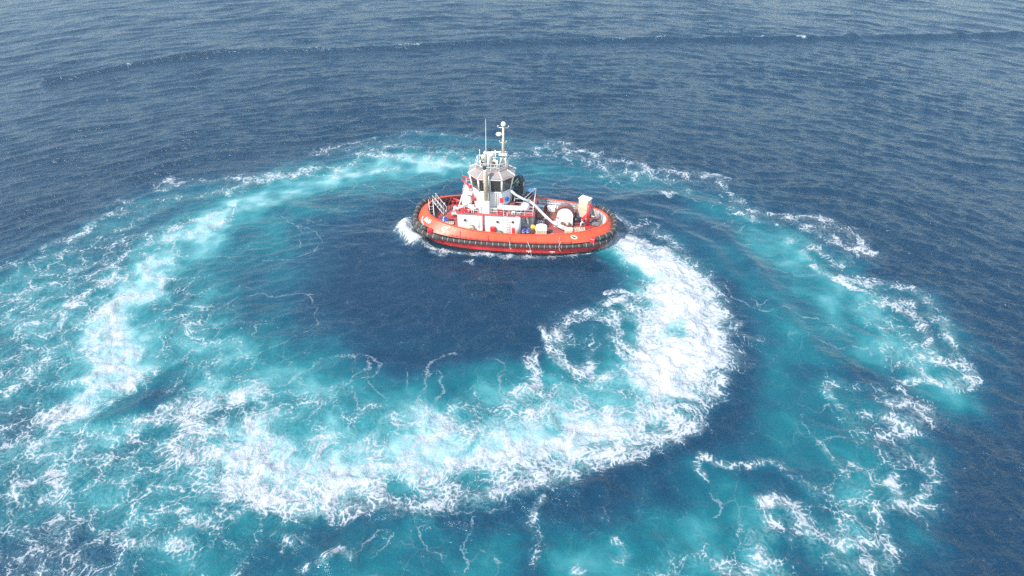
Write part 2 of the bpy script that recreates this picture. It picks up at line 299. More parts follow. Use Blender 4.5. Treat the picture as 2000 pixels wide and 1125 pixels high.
('L',1,[(-11.87,56.11,0.25),(-11.5,54.47,0.25),(-11.57,52.74,0.25)]),
('L',1,[(-42.15,78.68,0.25),(-39.21,78.43,0.25),(-36.91,77.93,0.25),(-33.93,77.43,0.25),(-31.23,77.93,0.25),(-29.09,79.32,0.25),(-27.89,80.35,0.25)]),
('L',1,[(-35.21,89.45,0.22),(-33.23,87.23,0.22),(-31.04,85.79,0.22),(-30.27,83.28,0.22),(-29.93,81.27,0.22)]),
('L',1,[(-33.23,87.23,0.2),(-30.35,86.08,0.2),(-28.13,84.66,0.2),(-27.3,81.93,0.2),(-28.64,78.94,0.2)]),
('L',1,[(-30.49,88.25,0.2),(-27.98,87.37,0.2),(-25.18,86.79,0.2)]),
('L',1,[(-28.6,92.06,0.2),(-26.86,91.28,0.2)]),
('L',1,[(-36.06,97.77,0.3),(-35.29,96.42,0.3),(-35.59,94.45,0.3),(-36.77,92.84,0.3),(-37.74,92.06,0.3)]),
('L',1,[(-44.11,95.76,0.3),(-40.54,94.77,0.3),(-38.6,93.64,0.3),(-36.59,93.64,0.3)]),
('L',1,[(-29.74,101.27,0.3),(-26.51,102.17,0.3),(-25.18,99.5,0.3),(-26.36,96.93,0.3),(-27.26,95.26,0.3)]),
('L',1,[(-23.92,99.5,0.3),(-22.43,98.12,0.3)]),
('L',1,[(-20.16,96.76,0.25),(-18.42,96.09,0.25),(-16.58,94.45,0.25),(-15.15,92.53,0.25)]),
('L',1,[(-14.72,99.85,0.3),(-13.64,97.43,0.3),(-14.0,95.26,0.3),(-12.78,94.45,0.3)]),
('L',1,[(-17.85,101.27,0.25),(-15.45,102.72,0.25),(-14.82,104.94,0.25)]),
('L',1,[(-11.6,97.77,0.3),(-10.07,99.5,0.3)]),
('L',1,[(0.83,98.63,0.25),(4.24,100.91,0.25),(7.13,99.5,0.25),(9.35,101.27,0.25),(11.19,103.08,0.25)]),
('L',1,[(6.7,99.15,0.3),(8.46,100.56,0.3)]),
('L',1,[(15.56,99.85,0.25),(15.18,98.63,0.25),(16.89,96.93,0.25)]),
('L',1,[(18.04,99.5,0.25),(18.7,98.12,0.25)]),
('L',1,[(18.95,95.76,0.25),(20.16,96.76,0.25),(23.15,97.43,0.25)]),
('L',1,[(25.79,96.09,0.25),(27.57,94.77,0.25),(29.17,92.84,0.25)]),
('L',1,[(24.3,89.45,0.3),(25.23,90.2,0.3),(25.64,91.12,0.3),(27.46,91.12,0.3)]),
('L',1,[(29.37,85.79,0.3),(30.9,86.79,0.3),(31.46,87.52,0.3),(33.84,87.81,0.3)]),
('L',1,[(31.38,85.65,0.25),(32.43,86.79,0.25),(34.53,87.52,0.25)]),
('L',1,[(33.54,84.66,0.3),(34.1,85.93,0.3),(34.71,86.51,0.3)]),
('L',1,[(28.07,71.54,0.4),(28.31,69.35,0.4),(28.76,68.07,0.4),(29.71,67.24,0.4),(30.82,66.62,0.4),(31.98,66.21,0.4),(34.0,66.52,0.4),(34.69,65.71,0.4),(35.73,65.01,0.4),(37.84,64.71,0.4),(39.62,62.78,0.4),(40.59,62.12,0.4)]),
('L',1,[(30.71,68.49,0.25),(31.06,67.45,0.25),(32.6,68.28,0.25)]),
('L',1,[(35.7,75.84,0.25),(36.19,75.6,0.25),(37.27,74.65,0.25)]),
('L',1,[(36.98,60.64,0.3),(37.65,60.0,0.3),(38.45,59.73,0.3),(41.49,59.82,0.3),(42.74,60.64,0.3),(43.34,60.64,0.3)]),
('L',1,[(41.49,59.82,0.25),(41.61,58.67,0.25)]),
('L',1,[(33.21,81.27,0.25),(34.38,81.53,0.25)]),
('L',1,[(47.11,65.71,0.35),(47.65,65.21,0.35)]),
('L',1,[(45.19,62.78,0.5),(45.7,61.83,0.5)]),
('L',1,[(44.08,59.55,0.3),(43.72,57.8,0.3),(42.55,55.69,0.3)]),
('L',1,[(33.59,49.16,0.3),(33.45,50.25,0.3),(32.5,49.88,0.3)]),
('L',1,[(30.2,46.39,0.3),(30.41,47.75,0.3),(30.63,49.16,0.3)]),
('L',1,[(30.26,45.06,0.3),(32.16,46.05,0.3),(34.37,46.39,0.3),(35.19,47.41,0.3)]),
('L',1,[(-3.55,36.39,0.35),(-3.51,35.5,0.35),(-3.54,34.34,0.35)]),
('L',1,[(-8.64,36.18,0.25),(-7.78,34.99,0.25),(-7.14,33.99,0.25),(-6.79,33.5,0.25)]),
('L',1,[(-6.9,33.74,0.25),(-6.1,33.25,0.25),(-5.88,32.77,0.25)]),
('L',1,[(-2.52,33.25,0.25),(-1.54,32.77,0.25),(-0.87,32.16,0.25)]),
('L',1,[(-4.1,31.6,0.22),(-3.85,32.53,0.22),(-3.76,33.25,0.22),(-3.91,33.64,0.22)]),
('L',1,[(-7.78,35.86,0.22),(-7.21,35.66,0.22)]),
('L',1,[(-17.73,37.35,0.25),(-13.9,36.81,0.25),(-11.2,37.35,0.25),(-7.9,37.08,0.25)]),
('L',1,[(-9.27,36.81,0.3),(-5.57,36.92,0.3),(-3.04,37.45,0.3),(-0.47,37.73,0.3)]),
('L',1,[(-19.81,34.64,0.25),(-18.39,34.34,0.25)]),
('L',1,[(-13.66,33.01,0.25),(-12.72,33.99,0.25),(-11.93,34.64,0.25),(-11.3,34.89,0.25)]),
('L',1,[(-11.71,33.25,0.25),(-11.11,33.64,0.25),(-10.79,34.49,0.25)]),
('L',1,[(18.65,39.28,0.25),(18.99,38.72,0.25),(19.42,38.16,0.25),(18.78,37.45,0.25),(18.16,37.18,0.25)]),
('L',1,[(-2.35,57.46,0.3),(-1.17,56.78,0.3),(-0.57,55.28,0.3),(0.17,52.89,0.3)]),
('L',1,[(-0.86,55.28,0.3),(-1.4,52.89,0.3),(-0.55,50.62,0.3)]),
('A',1.1,[(14.6,81.27,3),(20.56,73.82,5),(20.52,63.25,8),(17.37,56.11,7),(9.83,50.62,8),(2.1,47.06,8),(-5.09,44.41,8),(-13.13,43.78,8),(-21.37,44.41,8),(-28.5,44.41,6)]),
('A',0.95,[(12.87,52.89,6),(6.72,52.89,6),(0.0,51.36,7),(-7.65,50.62,7),(-15.29,50.62,7),(-21.84,50.62,7),(-29.6,54.47,7),(-37.18,59.55,6)]),
('A',0.66,[(4.63,56.11,4),(-1.13,54.07,4),(-6.75,53.28,4),(-12.52,54.47,4),(-17.8,55.28,4),(-22.39,57.8,4),(-26.39,59.55,4),(-31.75,61.37,4)]),
('A',0.55,[(15.36,78.68,2),(16.1,73.82,3),(16.46,69.35,4),(12.67,65.21,4),(7.94,61.37,5)]),
('A',1.15,[(-39.67,47.75,6),(-43.66,52.89,7),(-46.36,58.67,8),(-48.61,66.21,8),(-47.97,73.82,8),(-46.49,82.6,7),(-43.44,91.28,6),(-36.47,97.77,6),(-27.54,103.08,6),(-19.31,105.89,6),(-10.6,106.85,5),(-4.36,104.94,4)]),
('A',0.62,[(-37.45,67.24,6),(-42.92,75.0,6),(-41.32,82.6,6),(-36.27,88.25,6),(-28.95,93.64,6),(-21.82,99.5,6),(-12.91,103.08,6)]),
('A',0.55,[(0.0,104.94,5),(6.97,104.94,5),(15.3,101.27,5),(23.21,97.77,5),(30.55,93.64,5)]),
('A',0.6,[(26.69,94.45,4),(32.41,88.25,4),(37.18,86.08,4)]),
('A',0.85,[(35.07,83.97,4.2),(39.41,81.27,4.2),(41.12,73.82,4.2),(43.91,67.24,4.2),(45.18,61.37,4.2),(46.32,56.11,4.2),(48.06,53.83,4.2)]),
('A',0.85,[(36.49,81.27,5),(39.17,76.2,5),(39.66,66.21,5),(41.98,59.55,5)]),
('A',0.6,[(30.89,71.54,6),(33.58,63.25,6),(35.35,57.8,6),(35.82,52.89,6),(33.85,47.75,6),(29.74,45.06,6)]),
('A',0.6,[(27.12,67.24,6),(28.7,61.37,6),(29.6,54.47,6),(30.34,49.88,6),(27.07,43.15,6),(23.99,39.57,6)]),
('A',0.7,[(33.59,45.72,4),(34.08,40.73,4),(32.21,36.28,4),(29.11,34.24,4),(26.35,32.77,4)]),
('A',0.8,[(18.66,37.35,6),(14.98,35.24,6),(13.17,32.77,6),(17.68,33.25,6),(22.39,34.24,6)]),
('A',0.76,[(7.96,33.25,5),(4.36,32.3,5),(-0.88,33.25,5),(-4.39,32.77,5),(-8.06,34.24,5),(-10.47,32.3,5)]),
('A',0.6,[(17.16,41.32,4),(19.19,39.57,4),(20.53,37.35,4)]),
('A',0.65,[(-18.16,35.24,6),(-23.61,35.24,6),(-27.96,34.74,6),(-30.74,32.77,6),(-25.3,32.3,6),(-20.81,31.83,6)]),
('A',0.75,[(-60.7,67.24,6),(-54.57,59.55,6),(-50.65,51.36,6),(-45.29,44.41,6),(-40.31,39.57,6),(-35.46,37.35,6),(-30.37,36.28,6)]),
('A',0.5,[(-65.81,71.54,5),(-63.69,75.0,5),(-60.72,78.68,5),(-58.85,85.37,5),(-55.95,92.84,5),(-49.13,96.09,5)]),
('A',0.4,[(-44.79,37.35,5),(-38.97,34.24,5),(-47.12,43.15,5)]),
('A',0.45,[(52.16,68.28,3),(52.38,62.3,3),(51.26,57.8,3)]),
('A',0.7,[(44.78,52.89,2),(47.38,52.51,2),(49.74,52.74,2)]),
('A',0.55,[(44.29,78.68,2),(47.82,76.81,2),(45.69,75.0,2)]),
('A',0.5,[(46.54,70.43,3),(50.21,68.28,3)]),
('A',0.45,[(39.14,47.75,2.5),(40.82,45.72,2.5),(39.15,40.14,2.5),(34.75,36.81,2.5)]),
('A',0.5,[(27.74,31.83,2.5),(30.24,31.6,2.5),(32.5,32.3,2.5)]),
('A',0.4,[(-31.33,108.82,3),(-22.37,115.03,3),(-13.24,117.21,3),(-3.73,115.03,3),(5.52,112.9,3)]),
('A',0.7,[(12.64,79.96,1.6),(14.57,78.05,1.6)]),
('A',0.55,[(13.22,78.68,2.5),(14.96,75.6,2.5),(16.36,73.24,2.5)]),
('A',0.5,[(29.33,88.25,9),(33.58,76.2,9),(34.2,63.25,9),(33.03,52.89,9),(27.99,44.41,9),(21.29,38.44,9)]),
('A',0.6,[(14.78,34.24,8),(6.59,32.77,8),(0.0,33.25,8),(-8.84,33.25,8),(-15.37,32.77,8)]),
('A',0.46,[(-30.15,73.82,8),(-30.41,65.21,8),(-26.15,58.67,8),(-18.37,55.28,8),(-11.34,54.07,8)]),
('A',0.45,[(-6.84,102.17,6),(4.22,100.38,6),(12.46,98.12,6),(21.16,95.26,6)]),
('F',0.62,[(4.62,113.53,0.75),(11.84,111.44,0.75),(17.85,108.42,0.75),(25.09,103.82,0.75),(33.99,101.27,0.75),(35.01,96.93,0.75),(35.63,91.59,0.75),(39.22,90.36,0.75),(45.96,89.45,0.75),(49.14,84.66,0.75),(50.54,79.96,0.75),(47.15,78.68,0.75),(41.97,75.24,0.75),(45.85,71.99,0.75),(51.61,71.32,0.75),(52.63,67.24,0.75),(52.14,61.83,0.75),(51.62,57.37,0.75),(51.73,54.88,0.75),(49.38,53.13,0.75),(45.91,54.07,0.75),(42.23,54.07,0.75),(42.97,50.25,0.75),(42.32,48.31,0.75),(39.58,46.39,0.75),(40.41,43.78,0.75),(40.02,40.73,0.75),(37.11,37.89,0.75),(33.12,37.35,0.75),(33.14,34.24,0.75),(32.07,32.3,0.75),(28.17,31.83,0.75)]),
('F',0.72,[(-12.73,81.53,0.55),(-10.12,80.09,0.55),(-6.46,79.19,0.55),(-2.14,78.68,0.55),(2.85,78.3,0.55),(7.86,78.68,0.55),(10.78,79.45,0.55)]),
('F',0.5,[(6.92,64.42,0.8),(9.61,66.42,0.8),(12.67,65.21,0.8),(14.93,63.25,0.8)]),
('F',0.5,[(4.91,61.83,0.8),(5.05,58.67,0.8),(6.94,55.94,0.8),(10.8,54.31,0.8)]),
('F',0.55,[(7.27,60.64,0.7),(8.84,61.19,0.7),(10.27,60.27,0.7)]),
('F',0.6,[(12.45,66.01,0.9),(14.19,64.71,0.9),(16.01,64.22,0.9)]),
('A',0.7,[(-63.13,71.54,9),(-54.34,61.37,9),(-50.1,51.36,9),(-43.11,43.15,9),(-35.51,39.57,9),(-27.99,37.35,9)]),
('A',0.62,[(-44.35,65.21,9),(-44.32,71.54,9),(-41.43,78.68,9),(-35.81,83.97,9)]),
('F',0.44,[(-60.7,67.24,7),(-53.03,57.8,7),(-46.92,48.45,7),(-40.11,43.15,7),(-33.83,40.14,7)]),
('F',0.42,[(-45.0,71.54,5),(-39.18,63.25,5),(-34.74,56.11,5),(-27.09,49.88,5),(-19.04,47.75,5)]),
('D',0.9,[(9.09,76.2,3),(5.37,71.54,5),(-1.29,67.24,8),(-8.87,65.21,8),(-15.5,67.24,7),(-20.82,71.54,6),(-21.66,79.96,5)]),
('D',0.8,[(-15.45,58.67,2),(-10.61,57.8,3),(-4.76,58.67,3.5),(0.61,60.45,3.5),(3.77,64.22,3.5)]),
('D',0.75,[(28.21,71.54,2.2),(27.67,63.25,2.2),(26.06,56.11,2.2),(22.75,49.88,2.2),(18.46,45.06,2.2),(13.93,42.53,2.2),(9.25,40.73,2.2)]),
('D',0.55,[(14.93,42.53,3.0),(9.67,40.14,3.0),(4.73,38.44,3.0),(0.0,37.35,3.0),(-4.63,36.81,3.0)]),
('D',0.42,[(-6.27,34.24,2.0),(-4.57,35.76,2.0),(-10.05,35.76,2.0),(-14.73,36.28,2.0),(-17.92,34.24,2.0),(-20.77,33.25,2.0)]),
('D',0.5,[(0.0,37.89,1.2),(1.79,34.24,1.2),(2.15,31.14,1.2)]),
('D',0.6,[(12.75,41.32,1.8),(13.82,39.0,1.8)]),
('D',0.7,[(-41.5,50.62,2.2),(-40.19,51.36,2.2),(-38.7,51.74,2.2)]),
('D',0.6,[(-52.25,48.45,2),(-50.05,47.41,2)]),
('D',0.5,[(-41.55,33.25,2.2),(-38.33,33.01,2.2),(-35.36,33.25,2.2)]),
('D',0.5,[(-37.72,45.72,1.5),(-39.19,44.41,1.5)]),
('D',0.6,[(31.34,83.97,3),(28.67,85.37,3),(23.15,88.25,3),(18.06,90.51,3)]),
('D',0.5,[(23.99,39.57,2),(26.29,40.73,2),(23.54,41.32,2)]),
('D',0.5,[(23.58,33.74,1.8),(24.59,32.77,1.8),(25.92,31.6,1.8)]),
('D',0.45,[(33.58,56.11,2),(36.59,54.88,2),(39.44,54.88,2)]),
('D',0.5,[(-29.12,94.45,2),(-20.91,93.64,2),(-15.61,89.75,2),(-18.11,85.37,2),(-25.09,82.6,2)]),
('D',0.45,[(-30.34,49.88,1.2),(-28.28,50.25,1.2)]),
('D',0.4,[(-44.32,71.54,1.3),(-42.56,70.43,1.3)]),
('D',0.8,[(24.27,94.45,3),(15.99,92.84,3),(8.19,96.09,3),(0.0,94.45,3)]),
('E',0.7,[(7.96,63.25,1.3),(9.77,61.37,1.3)]),
('E',0.8,[(11.14,60.0,1.0),(10.65,58.23,1.0)]),
('E',0.75,[(13.99,63.25,0.9),(14.35,61.37,0.9)]),
('E',0.6,[(19.9,63.25,1.0),(20.15,61.37,1.0)]),
('E',0.5,[(16.87,74.41,1),(18.07,73.24,1)]),
('E',0.8,[(-10.57,39.68,1.2),(-10.01,39.0,1.2)]),
('E',0.55,[(-20.18,48.1,1.5),(-17.91,47.41,1.5)]),
('E',0.5,[(11.06,51.74,1.6),(8.96,52.89,1.6)]),
('E',0.6,[(-15.68,46.72,1.3),(-16.54,45.72,1.3)]),
('E',0.6,[(-23.09,47.06,1.5),(-21.35,46.39,1.5)]),
('E',0.5,[(-12.5,46.39,1.2),(-10.33,45.72,1.2)]),
('E',0.6,[(-41.44,49.88,1.6),(-39.41,52.12,1.6)]),
('E',0.5,[(-43.87,50.99,1.0),(-44.89,51.97,1.0)]),
('E',0.6,[(-53.92,69.89,0.9),(-52.2,70.43,0.9)]),
('E',0.5,[(-52.71,79.96,1.0),(-50.82,80.61,1.0)]),
('E',0.5,[(-49.27,72.1,0.9),(-47.68,71.54,0.9)]),
('E',0.6,[(27.99,37.35,1.0),(28.46,37.35,1.0)]),
('E',0.5,[(2.6,46.39,1.0),(4.18,46.72,1.0)]),
('E',0.6,[(-3.89,40.73,1.0),(-3.17,40.84,1.0)]),
('C',1,[(-20.99,76.2,14),(-6.46,67.24,14),(6.72,71.54,14),(0.0,57.8,14),(-11.78,57.8,14)]),
('C',0.9,[(23.42,89.75,9),(30.66,81.27,9),(32.29,67.24,9),(31.27,56.11,9),(23.95,46.39,9),(19.19,39.57,9)]),
('C',0.8,[(0.0,102.17,6),(12.51,98.63,6),(23.98,92.84,6)]),
('R',0.95,[(-101.43,145.44,1.0),(-95.53,149.21,1.0),(-88.13,155.51,1.0),(-80.56,160.07,1.0),(-71.4,164.84,1.0),(-59.52,166.36,1.0),(-49.6,166.36,1.0),(-37.41,167.51,1.0),(-26.43,169.45,1.0),(-12.73,171.84,1.0),(0.0,173.05,1.0),(15.42,173.87,1.0),(32.37,175.52,1.0),(51.7,175.1,1.0),(72.66,175.93,1.0),(91.35,177.19,1.0),(111.36,178.04,1.0),(133.36,179.76,1.0)]),
('R',0.45,[(16.83,93.16,1.8),(22.96,91.59,1.8),(27.07,88.55,1.8),(31.06,82.87,1.8),(33.23,75.0,1.8),(33.58,65.21,1.8),(35.38,59.55,1.8),(36.99,55.94,1.8)]),
('R',0.35,[(18.35,89.75,1.6),(23.65,86.79,1.6),(27.74,81.27,1.6),(29.85,72.67,1.6)]),
('R',0.5,[(19.51,95.1,2.2),(24.47,95.59,2.2),(28.91,93.48,2.2),(33.97,91.28,2.2)]),
('R',0.35,[(8.67,39.85,1.0),(3.81,39.0,1.0),(-0.94,37.89,1.0),(-5.55,36.7,1.0),(-11.04,36.28,1.0)]),
('R',0.3,[(16.92,45.06,0.8),(12.39,42.22,0.8),(6.78,40.26,0.8),(2.87,39.28,0.8)]),
('R',0.35,[(-27.33,89.75,1.5),(-35.17,92.84,1.5),(-40.84,90.51,1.5)]),
('R',0.3,[(-15.76,32.53,1.5),(-13.52,32.3,1.5)]),
('R',0.4,[(-38.7,51.74,1.2),(-40.84,49.16,1.2),(-43.37,47.75,1.2)]),
('R',1.25,[(-15.49,86.79,1.2),(-15.61,84.66,1.2),(-14.35,82.87,1.2),(-13.08,82.07,1.2)]),
('R',0.6,[(13.53,81.53,2.2),(16.79,81.27,2.2),(20.29,76.2,2.2),(21.96,67.24,2.2),(20.88,60.45,2.2)]),
]

def axis(segs):
    """cumulative coordinates: segs = (start, [(end, first step, last step)...])"""
    x = [segs[0]]
    for end, s0, s1 in segs[1]:
        a = x[-1]; sgn = 1 if end > a else -1; n = 0
        while (end - x[-1]) * sgn > 0:
            f = min(1, max(0, (x[-1] - a) / (end - a)))
            x.append(x[-1] + sgn * (s0 * (s1 / s0) ** f))
    return x
xr = axis((0.0, [(72, .27, .27), (110, .27, .5), (180, .5, 1.1), (600, 2, 40), (9000, 60, 900)]))
xs = np.array([-v for v in xr[:0:-1]] + xr)
yu = axis((30.0, [(110, .25, .25), (150, .25, .35), (240, .35, .7), (330, .8, 3), (1000, 4, 50), (12000, 60, 900)]))
yd = axis((30.0, [(10, .3, 1.5), (-200, 2, 30), (-6000, 40, 900)]))
ys = np.array(yd[:0:-1] + yu)
NX, NY = len(xs), len(ys)
X, Y = np.meshgrid(xs, ys)          # (NY, NX)

_rng = np.random.default_rng(7)
_perm = _rng.permutation(512)
_gang = _rng.uniform(0, 2 * np.pi, 512)
_gx, _gy = np.cos(_gang), np.sin(_gang)
def perlin(x, y, seed=0):
    xi = np.floor(x).astype(np.int64); yi = np.floor(y).astype(np.int64)
    fx = x - xi; fy = y - yi
    u = fx * fx * fx * (fx * (fx * 6 - 15) + 10); v = fy * fy * fy * (fy * (fy * 6 - 15) + 10)
    def g(ix, iy, dx, dy):
        h = _perm[(_perm[(ix + seed * 37) & 511] + iy) & 511]
        return _gx[h] * dx + _gy[h] * dy
    a = g(xi, yi, fx, fy); b = g(xi + 1, yi, fx - 1, fy)
    c = g(xi, yi + 1, fx, fy - 1); d = g(xi + 1, yi + 1, fx - 1, fy - 1)
    return ((a + (b - a) * u) * (1 - v) + (c + (d - c) * u) * v) * 1.5
def fbm(x, y, octs=3, seed=0, gain=.5):
    s = 0; a = 1
    for o in range(octs):
        s = s + a * perlin(x * 2 ** o, y * 2 ** o, seed + o * 3); a *= gain
    return s

# the area that carries the wake; further out the attributes are constant
i0, i1 = np.searchsorted(xs, (-150, 150)); j0, j1 = np.searchsorted(ys, (20, 235))
WX, WY = X[j0:j1, i0:i1], Y[j0:j1, i0:i1]
wx1 = fbm(WX / 9, WY / 9, 3, 1); wy1 = fbm(WX / 9 + 7.7, WY / 9, 3, 5)
wx2 = fbm(WX / 2.6, WY / 2.6, 3, 11); wy2 = fbm(WX / 2.6 + 3.3, WY / 2.6, 3, 17)
warps = {'F': (.7, .55), 'E': (.6, .5), 'A': (1.6, .6), 'D': (1.3, .4), 'L': (.35, .55), 'C': (2, 0), 'R': (.35, .1)}
acc = {k: np.zeros(WX.shape) for k in 'FEADCR'}
line = np.full(WX.shape, 9.0); side = np.full(WX.shape, 9.0)
wxs, wys = xs[i0:i1], ys[j0:j1]
for k, val, pts in WAKE:
    P = np.array(pts)
    big, small = warps[k]
    reach = 2.4 if k in 'AC' else 2.0
    pad = P[:, 2].max() * reach + 3.0
    a0, a1 = np.searchsorted(wxs, (P[:, 0].min() - pad, P[:, 0].max() + pad))
    b0, b1 = np.searchsorted(wys, (P[:, 1].min() - pad, P[:, 1].max() + pad))
    if a1 <= a0 or b1 <= b0: continue
    sl = (slice(b0, b1), slice(a0, a1))
    wsc = min(1.0, P[:, 2].mean() / 1.2) if k in 'FE' else 1.0
    px = WX[sl] + (big * wx1[sl] + small * wx2[sl]) * wsc
    py = WY[sl] + (big * wy1[sl] + small * wy2[sl]) * wsc
    best = np.full(px.shape, 1e9); sg = np.ones(px.shape)
    if len(P) == 1: P = np.vstack([P, P + (.01, 0, 0)])
    for (ax, ay, aw), (bx, by, bw) in zip(P[:-1], P[1:]):
        dx, dy = bx - ax, by - ay
        t = np.clip(((px - ax) * dx + (py - ay) * dy) / (dx * dx + dy * dy + 1e-9), 0, 1)
        d = np.hypot(px - ax - t * dx, py - ay - t * dy)
        w = aw + t * (bw - aw)
        q = d * (.3 / w) if k == 'L' else d / w
        m = q < best
        best[m] = q[m]
        if k == 'L': sg[m] = np.where(dx * (py - ay) - dy * (px - ax) >= 0, 1.0, -1.0)[m]
    if k == 'L':
        m = best < line[sl]
        line[sl] = np.where(m, best, line[sl]); side[sl] = np.where(m, best * sg, side[sl])
    elif k in 'AD':
        acc[k][sl] = np.maximum(acc[k][sl], val * np.exp(-best ** 2 * .8))
    elif k == 'C':
        acc[k][sl] = np.maximum(acc[k][sl], val * np.exp(-best ** 2))
    elif k == 'R':
        acc[k][sl] += val * np.exp(-best ** 2)
    else:
        g = val * np.exp(-best ** 2.5 * .7)
        if k == 'F':
            c = acc['F'][sl]; acc['F'][sl] = np.maximum(c, g) + .10 * np.minimum(c, g)
        else:
            acc['E'][sl] = np.maximum(acc['E'][sl], g)
patch = .5 + .5 * np.clip(1.6 * fbm(WX / 6, WY / 6, 3, 23), -1, 1)
foam = acc['F'] * (1 - acc['E']) * (.80 + .34 * patch)
mott = fbm(WX / 3.4 + .5 * wx1, WY / 3.4 + .5 * wy1, 4, 81, .55)
aer = np.clip(acc['A'] * (1 - acc['D']) * (.88 + .34 * patch) * (1 + .20 * mott) + .12 * np.clip(foam, 0, 1), 0, 1.4)
gate = np.clip((fbm(WX / 4 + 9, WY / 4, 3, 91) + .05) * 2.5, 0, 1) * np.clip((aer - .30) / .45, 0, 1)

# warped pattern coordinates: foam is drawn out along the circle and curled by eddies
CXW, CYW = -6.0, 64.0
ux, uy = WX.copy(), WY.copy()
er = np.random.default_rng(21)
for n in range(150):
    ang = er.uniform(0, 2 * np.pi); rad = er.uniform(14, 62)
    ex, ey = CXW + rad * np.cos(ang) * 1.05, CYW + rad * np.sin(ang) * .95
    rr = er.uniform(.9, 2.6); tw = er.uniform(.4, 1.1) * er.choice([-1, 1])
    a0, a1 = np.searchsorted(wxs, (ex - 3 * rr, ex + 3 * rr)); b0, b1 = np.searchsorted(wys, (ey - 3 * rr, ey + 3 * rr))
    if a1 <= a0 or b1 <= b0: continue
    sl = (slice(b0, b1), slice(a0, a1))
    dx, dy = ux[sl] - ex, uy[sl] - ey
    th = tw * np.exp(-(dx * dx + dy * dy) / (rr * rr))
    c, s = np.cos(th), np.sin(th)
    ux[sl] = ex + dx * c - dy * s; uy[sl] = ey + dx * s + dy * c
rr = np.hypot(ux - CXW, uy - CYW); th = np.arctan2(uy - CYW, ux - CXW)
tx, ty = -np.sin(th), np.cos(th)
# squeeze the pattern across the flow a little (drawn-out cells)
shear = 1.0 + .0 * rr
ux = ux + .8 * wx1 + .6 * fbm(WX / 2.3, WY / 2.3 + 5, 3, 101, .55)
uy = uy + .8 * wy1 + .6 * fbm(WX / 2.3 + 11, WY / 2.3, 3, 107, .55)

# wave heights
rng = np.random.default_rng(3)
Hh = np.zeros(X.shape)
grp = [.55 + .9 * np.clip(.5 + fbm(X / 23 + s, Y / 23, 2, 31 + s), 0, 1.2) for s in range(3)]
wob = [fbm(X / s, Y / s, 2, 41 + i) for i, s in enumerate((30, 13, 7))]
far_x = np.gradient(xs)[None, :]; far_y = np.gradient(ys)[:, None]
step = np.maximum(far_x, far_y)
LAM = np.concatenate([rng.uniform(1.3, 2.2, 12), rng.uniform(2.2, 4.0, 12), rng.uniform(4, 8, 8), rng.uniform(9, 17, 4)])
for i, lam in enumerate(LAM):
    cx, cy = rng.normal(0, 26), rng.normal(-6, 30)
    amp = .0145 * lam ** .85 * rng.uniform(.7, 1.25)
    if lam > 8: amp *= .45
    elif lam > 4: amp *= .7
    elif lam < 2.2: amp *= 1.2
    k = 2 * np.pi / lam
    r = np.hypot(X - cx, Y - cy)
    ph = k * r + rng.uniform(0, 6.28) + 2.2 * wob[0] * min(3, k) + 1.3 * wob[1] * min(1.5, k) + .8 * wob[2]
    fade = np.clip(lam / (3.2 * step) - .35, 0, 1)
    Hh += amp * fade * grp[i % 3] * (1.35 * np.exp(1.1 * (np.sin(ph) - 1)) - .55)
calm = np.zeros(X.shape)
cw = np.clip(np.maximum(acc['C'], .75 * np.clip(aer, 0, 1)), 0, 1)
calm[j0:j1, i0:i1] = cw
Hh *= 1 - .9 * calm
rid = acc['R'] * (.95 + .3 * np.clip(fbm(WX / 7, WY / 7, 2, 61), -1, 1))
churn = np.clip(foam, 0, 1.1) * (.34 * fbm(ux / 1.9, uy / 1.9, 3, 51) + .22 * np.abs(fbm(ux / 1.0, uy / 1.0, 2, 57)))
ripc = np.hypot(WX - 1.0, WY - 57.0); ripc2 = np.hypot(WX + 12.0, WY - 70.0)
ripple = acc['C'] * (1 - np.clip(foam, 0, 1)) * (.012 * np.sin(2 * np.pi * ripc / 1.25 + 2 * wx1) * np.exp(-(ripc / 16) ** 2) * 1.6 + .006 * np.sin(2 * np.pi * ripc2 / 1.05 + 2.5 * wy1) + .010 * np.sin(2 * np.pi * (WY + .25 * WX + 2 * wx1) / 2.1))
swell = ripple + np.clip(aer, 0, 1) * .10 * fbm(WX / 5, WY / 5, 2, 71)
Hh[j0:j1, i0:i1] += rid + churn + swell

me = bpy.data.meshes.new('sea')
nv = NX * NY
co = np.empty((nv, 3), np.float32)
co[:, 0] = X.ravel(); co[:, 1] = Y.ravel(); co[:, 2] = Hh.ravel()
idx = np.arange(nv, dtype=np.int32).reshape(NY, NX)
quads = np.stack([idx[:-1, :-1], idx[:-1, 1:], idx[1:, 1:], idx[1:, :-1]], -1).reshape(-1, 4)
me.vertices.add(nv); me.vertices.foreach_set('co', co.ravel())
me.loops.add(quads.size); me.loops.foreach_set('vertex_index', quads.ravel())
me.polygons.add(len(quads))
me.polygons.foreach_set('loop_start', np.arange(0, quads.size, 4, dtype=np.int32))
me.polygons.foreach_set('loop_total', np.full(len(quads), 4, np.int32))
me.polygons.foreach_set('use_smooth', np.ones(len(quads), bool))
me.update(calc_edges=True)
def put_attr(name, arr, fill):
    full = np.full(X.shape, fill, np.float32); full[j0:j1, i0:i1] = arr
    a = me.attributes.new(name, 'FLOAT', 'POINT'); a.data.foreach_set('value', full.ravel())
put_attr('foam', foam, 0); put_attr('bubbles', aer, 0); put_attr('thread', line, 9.0); put_attr('side', side, 9.0); put_attr('loose', gate, 0)
a = me.attributes.new('slick', 'FLOAT', 'POINT'); a.data.foreach_set('value', calm.astype(np.float32).ravel())
wc = np.zeros((nv, 3), np.float32)
fx, fy = X.copy(), Y.copy(); fx[j0:j1, i0:i1] = ux; fy[j0:j1, i0:i1] = uy
wc[:, 0] = fx.ravel(); wc[:, 1] = fy.ravel()
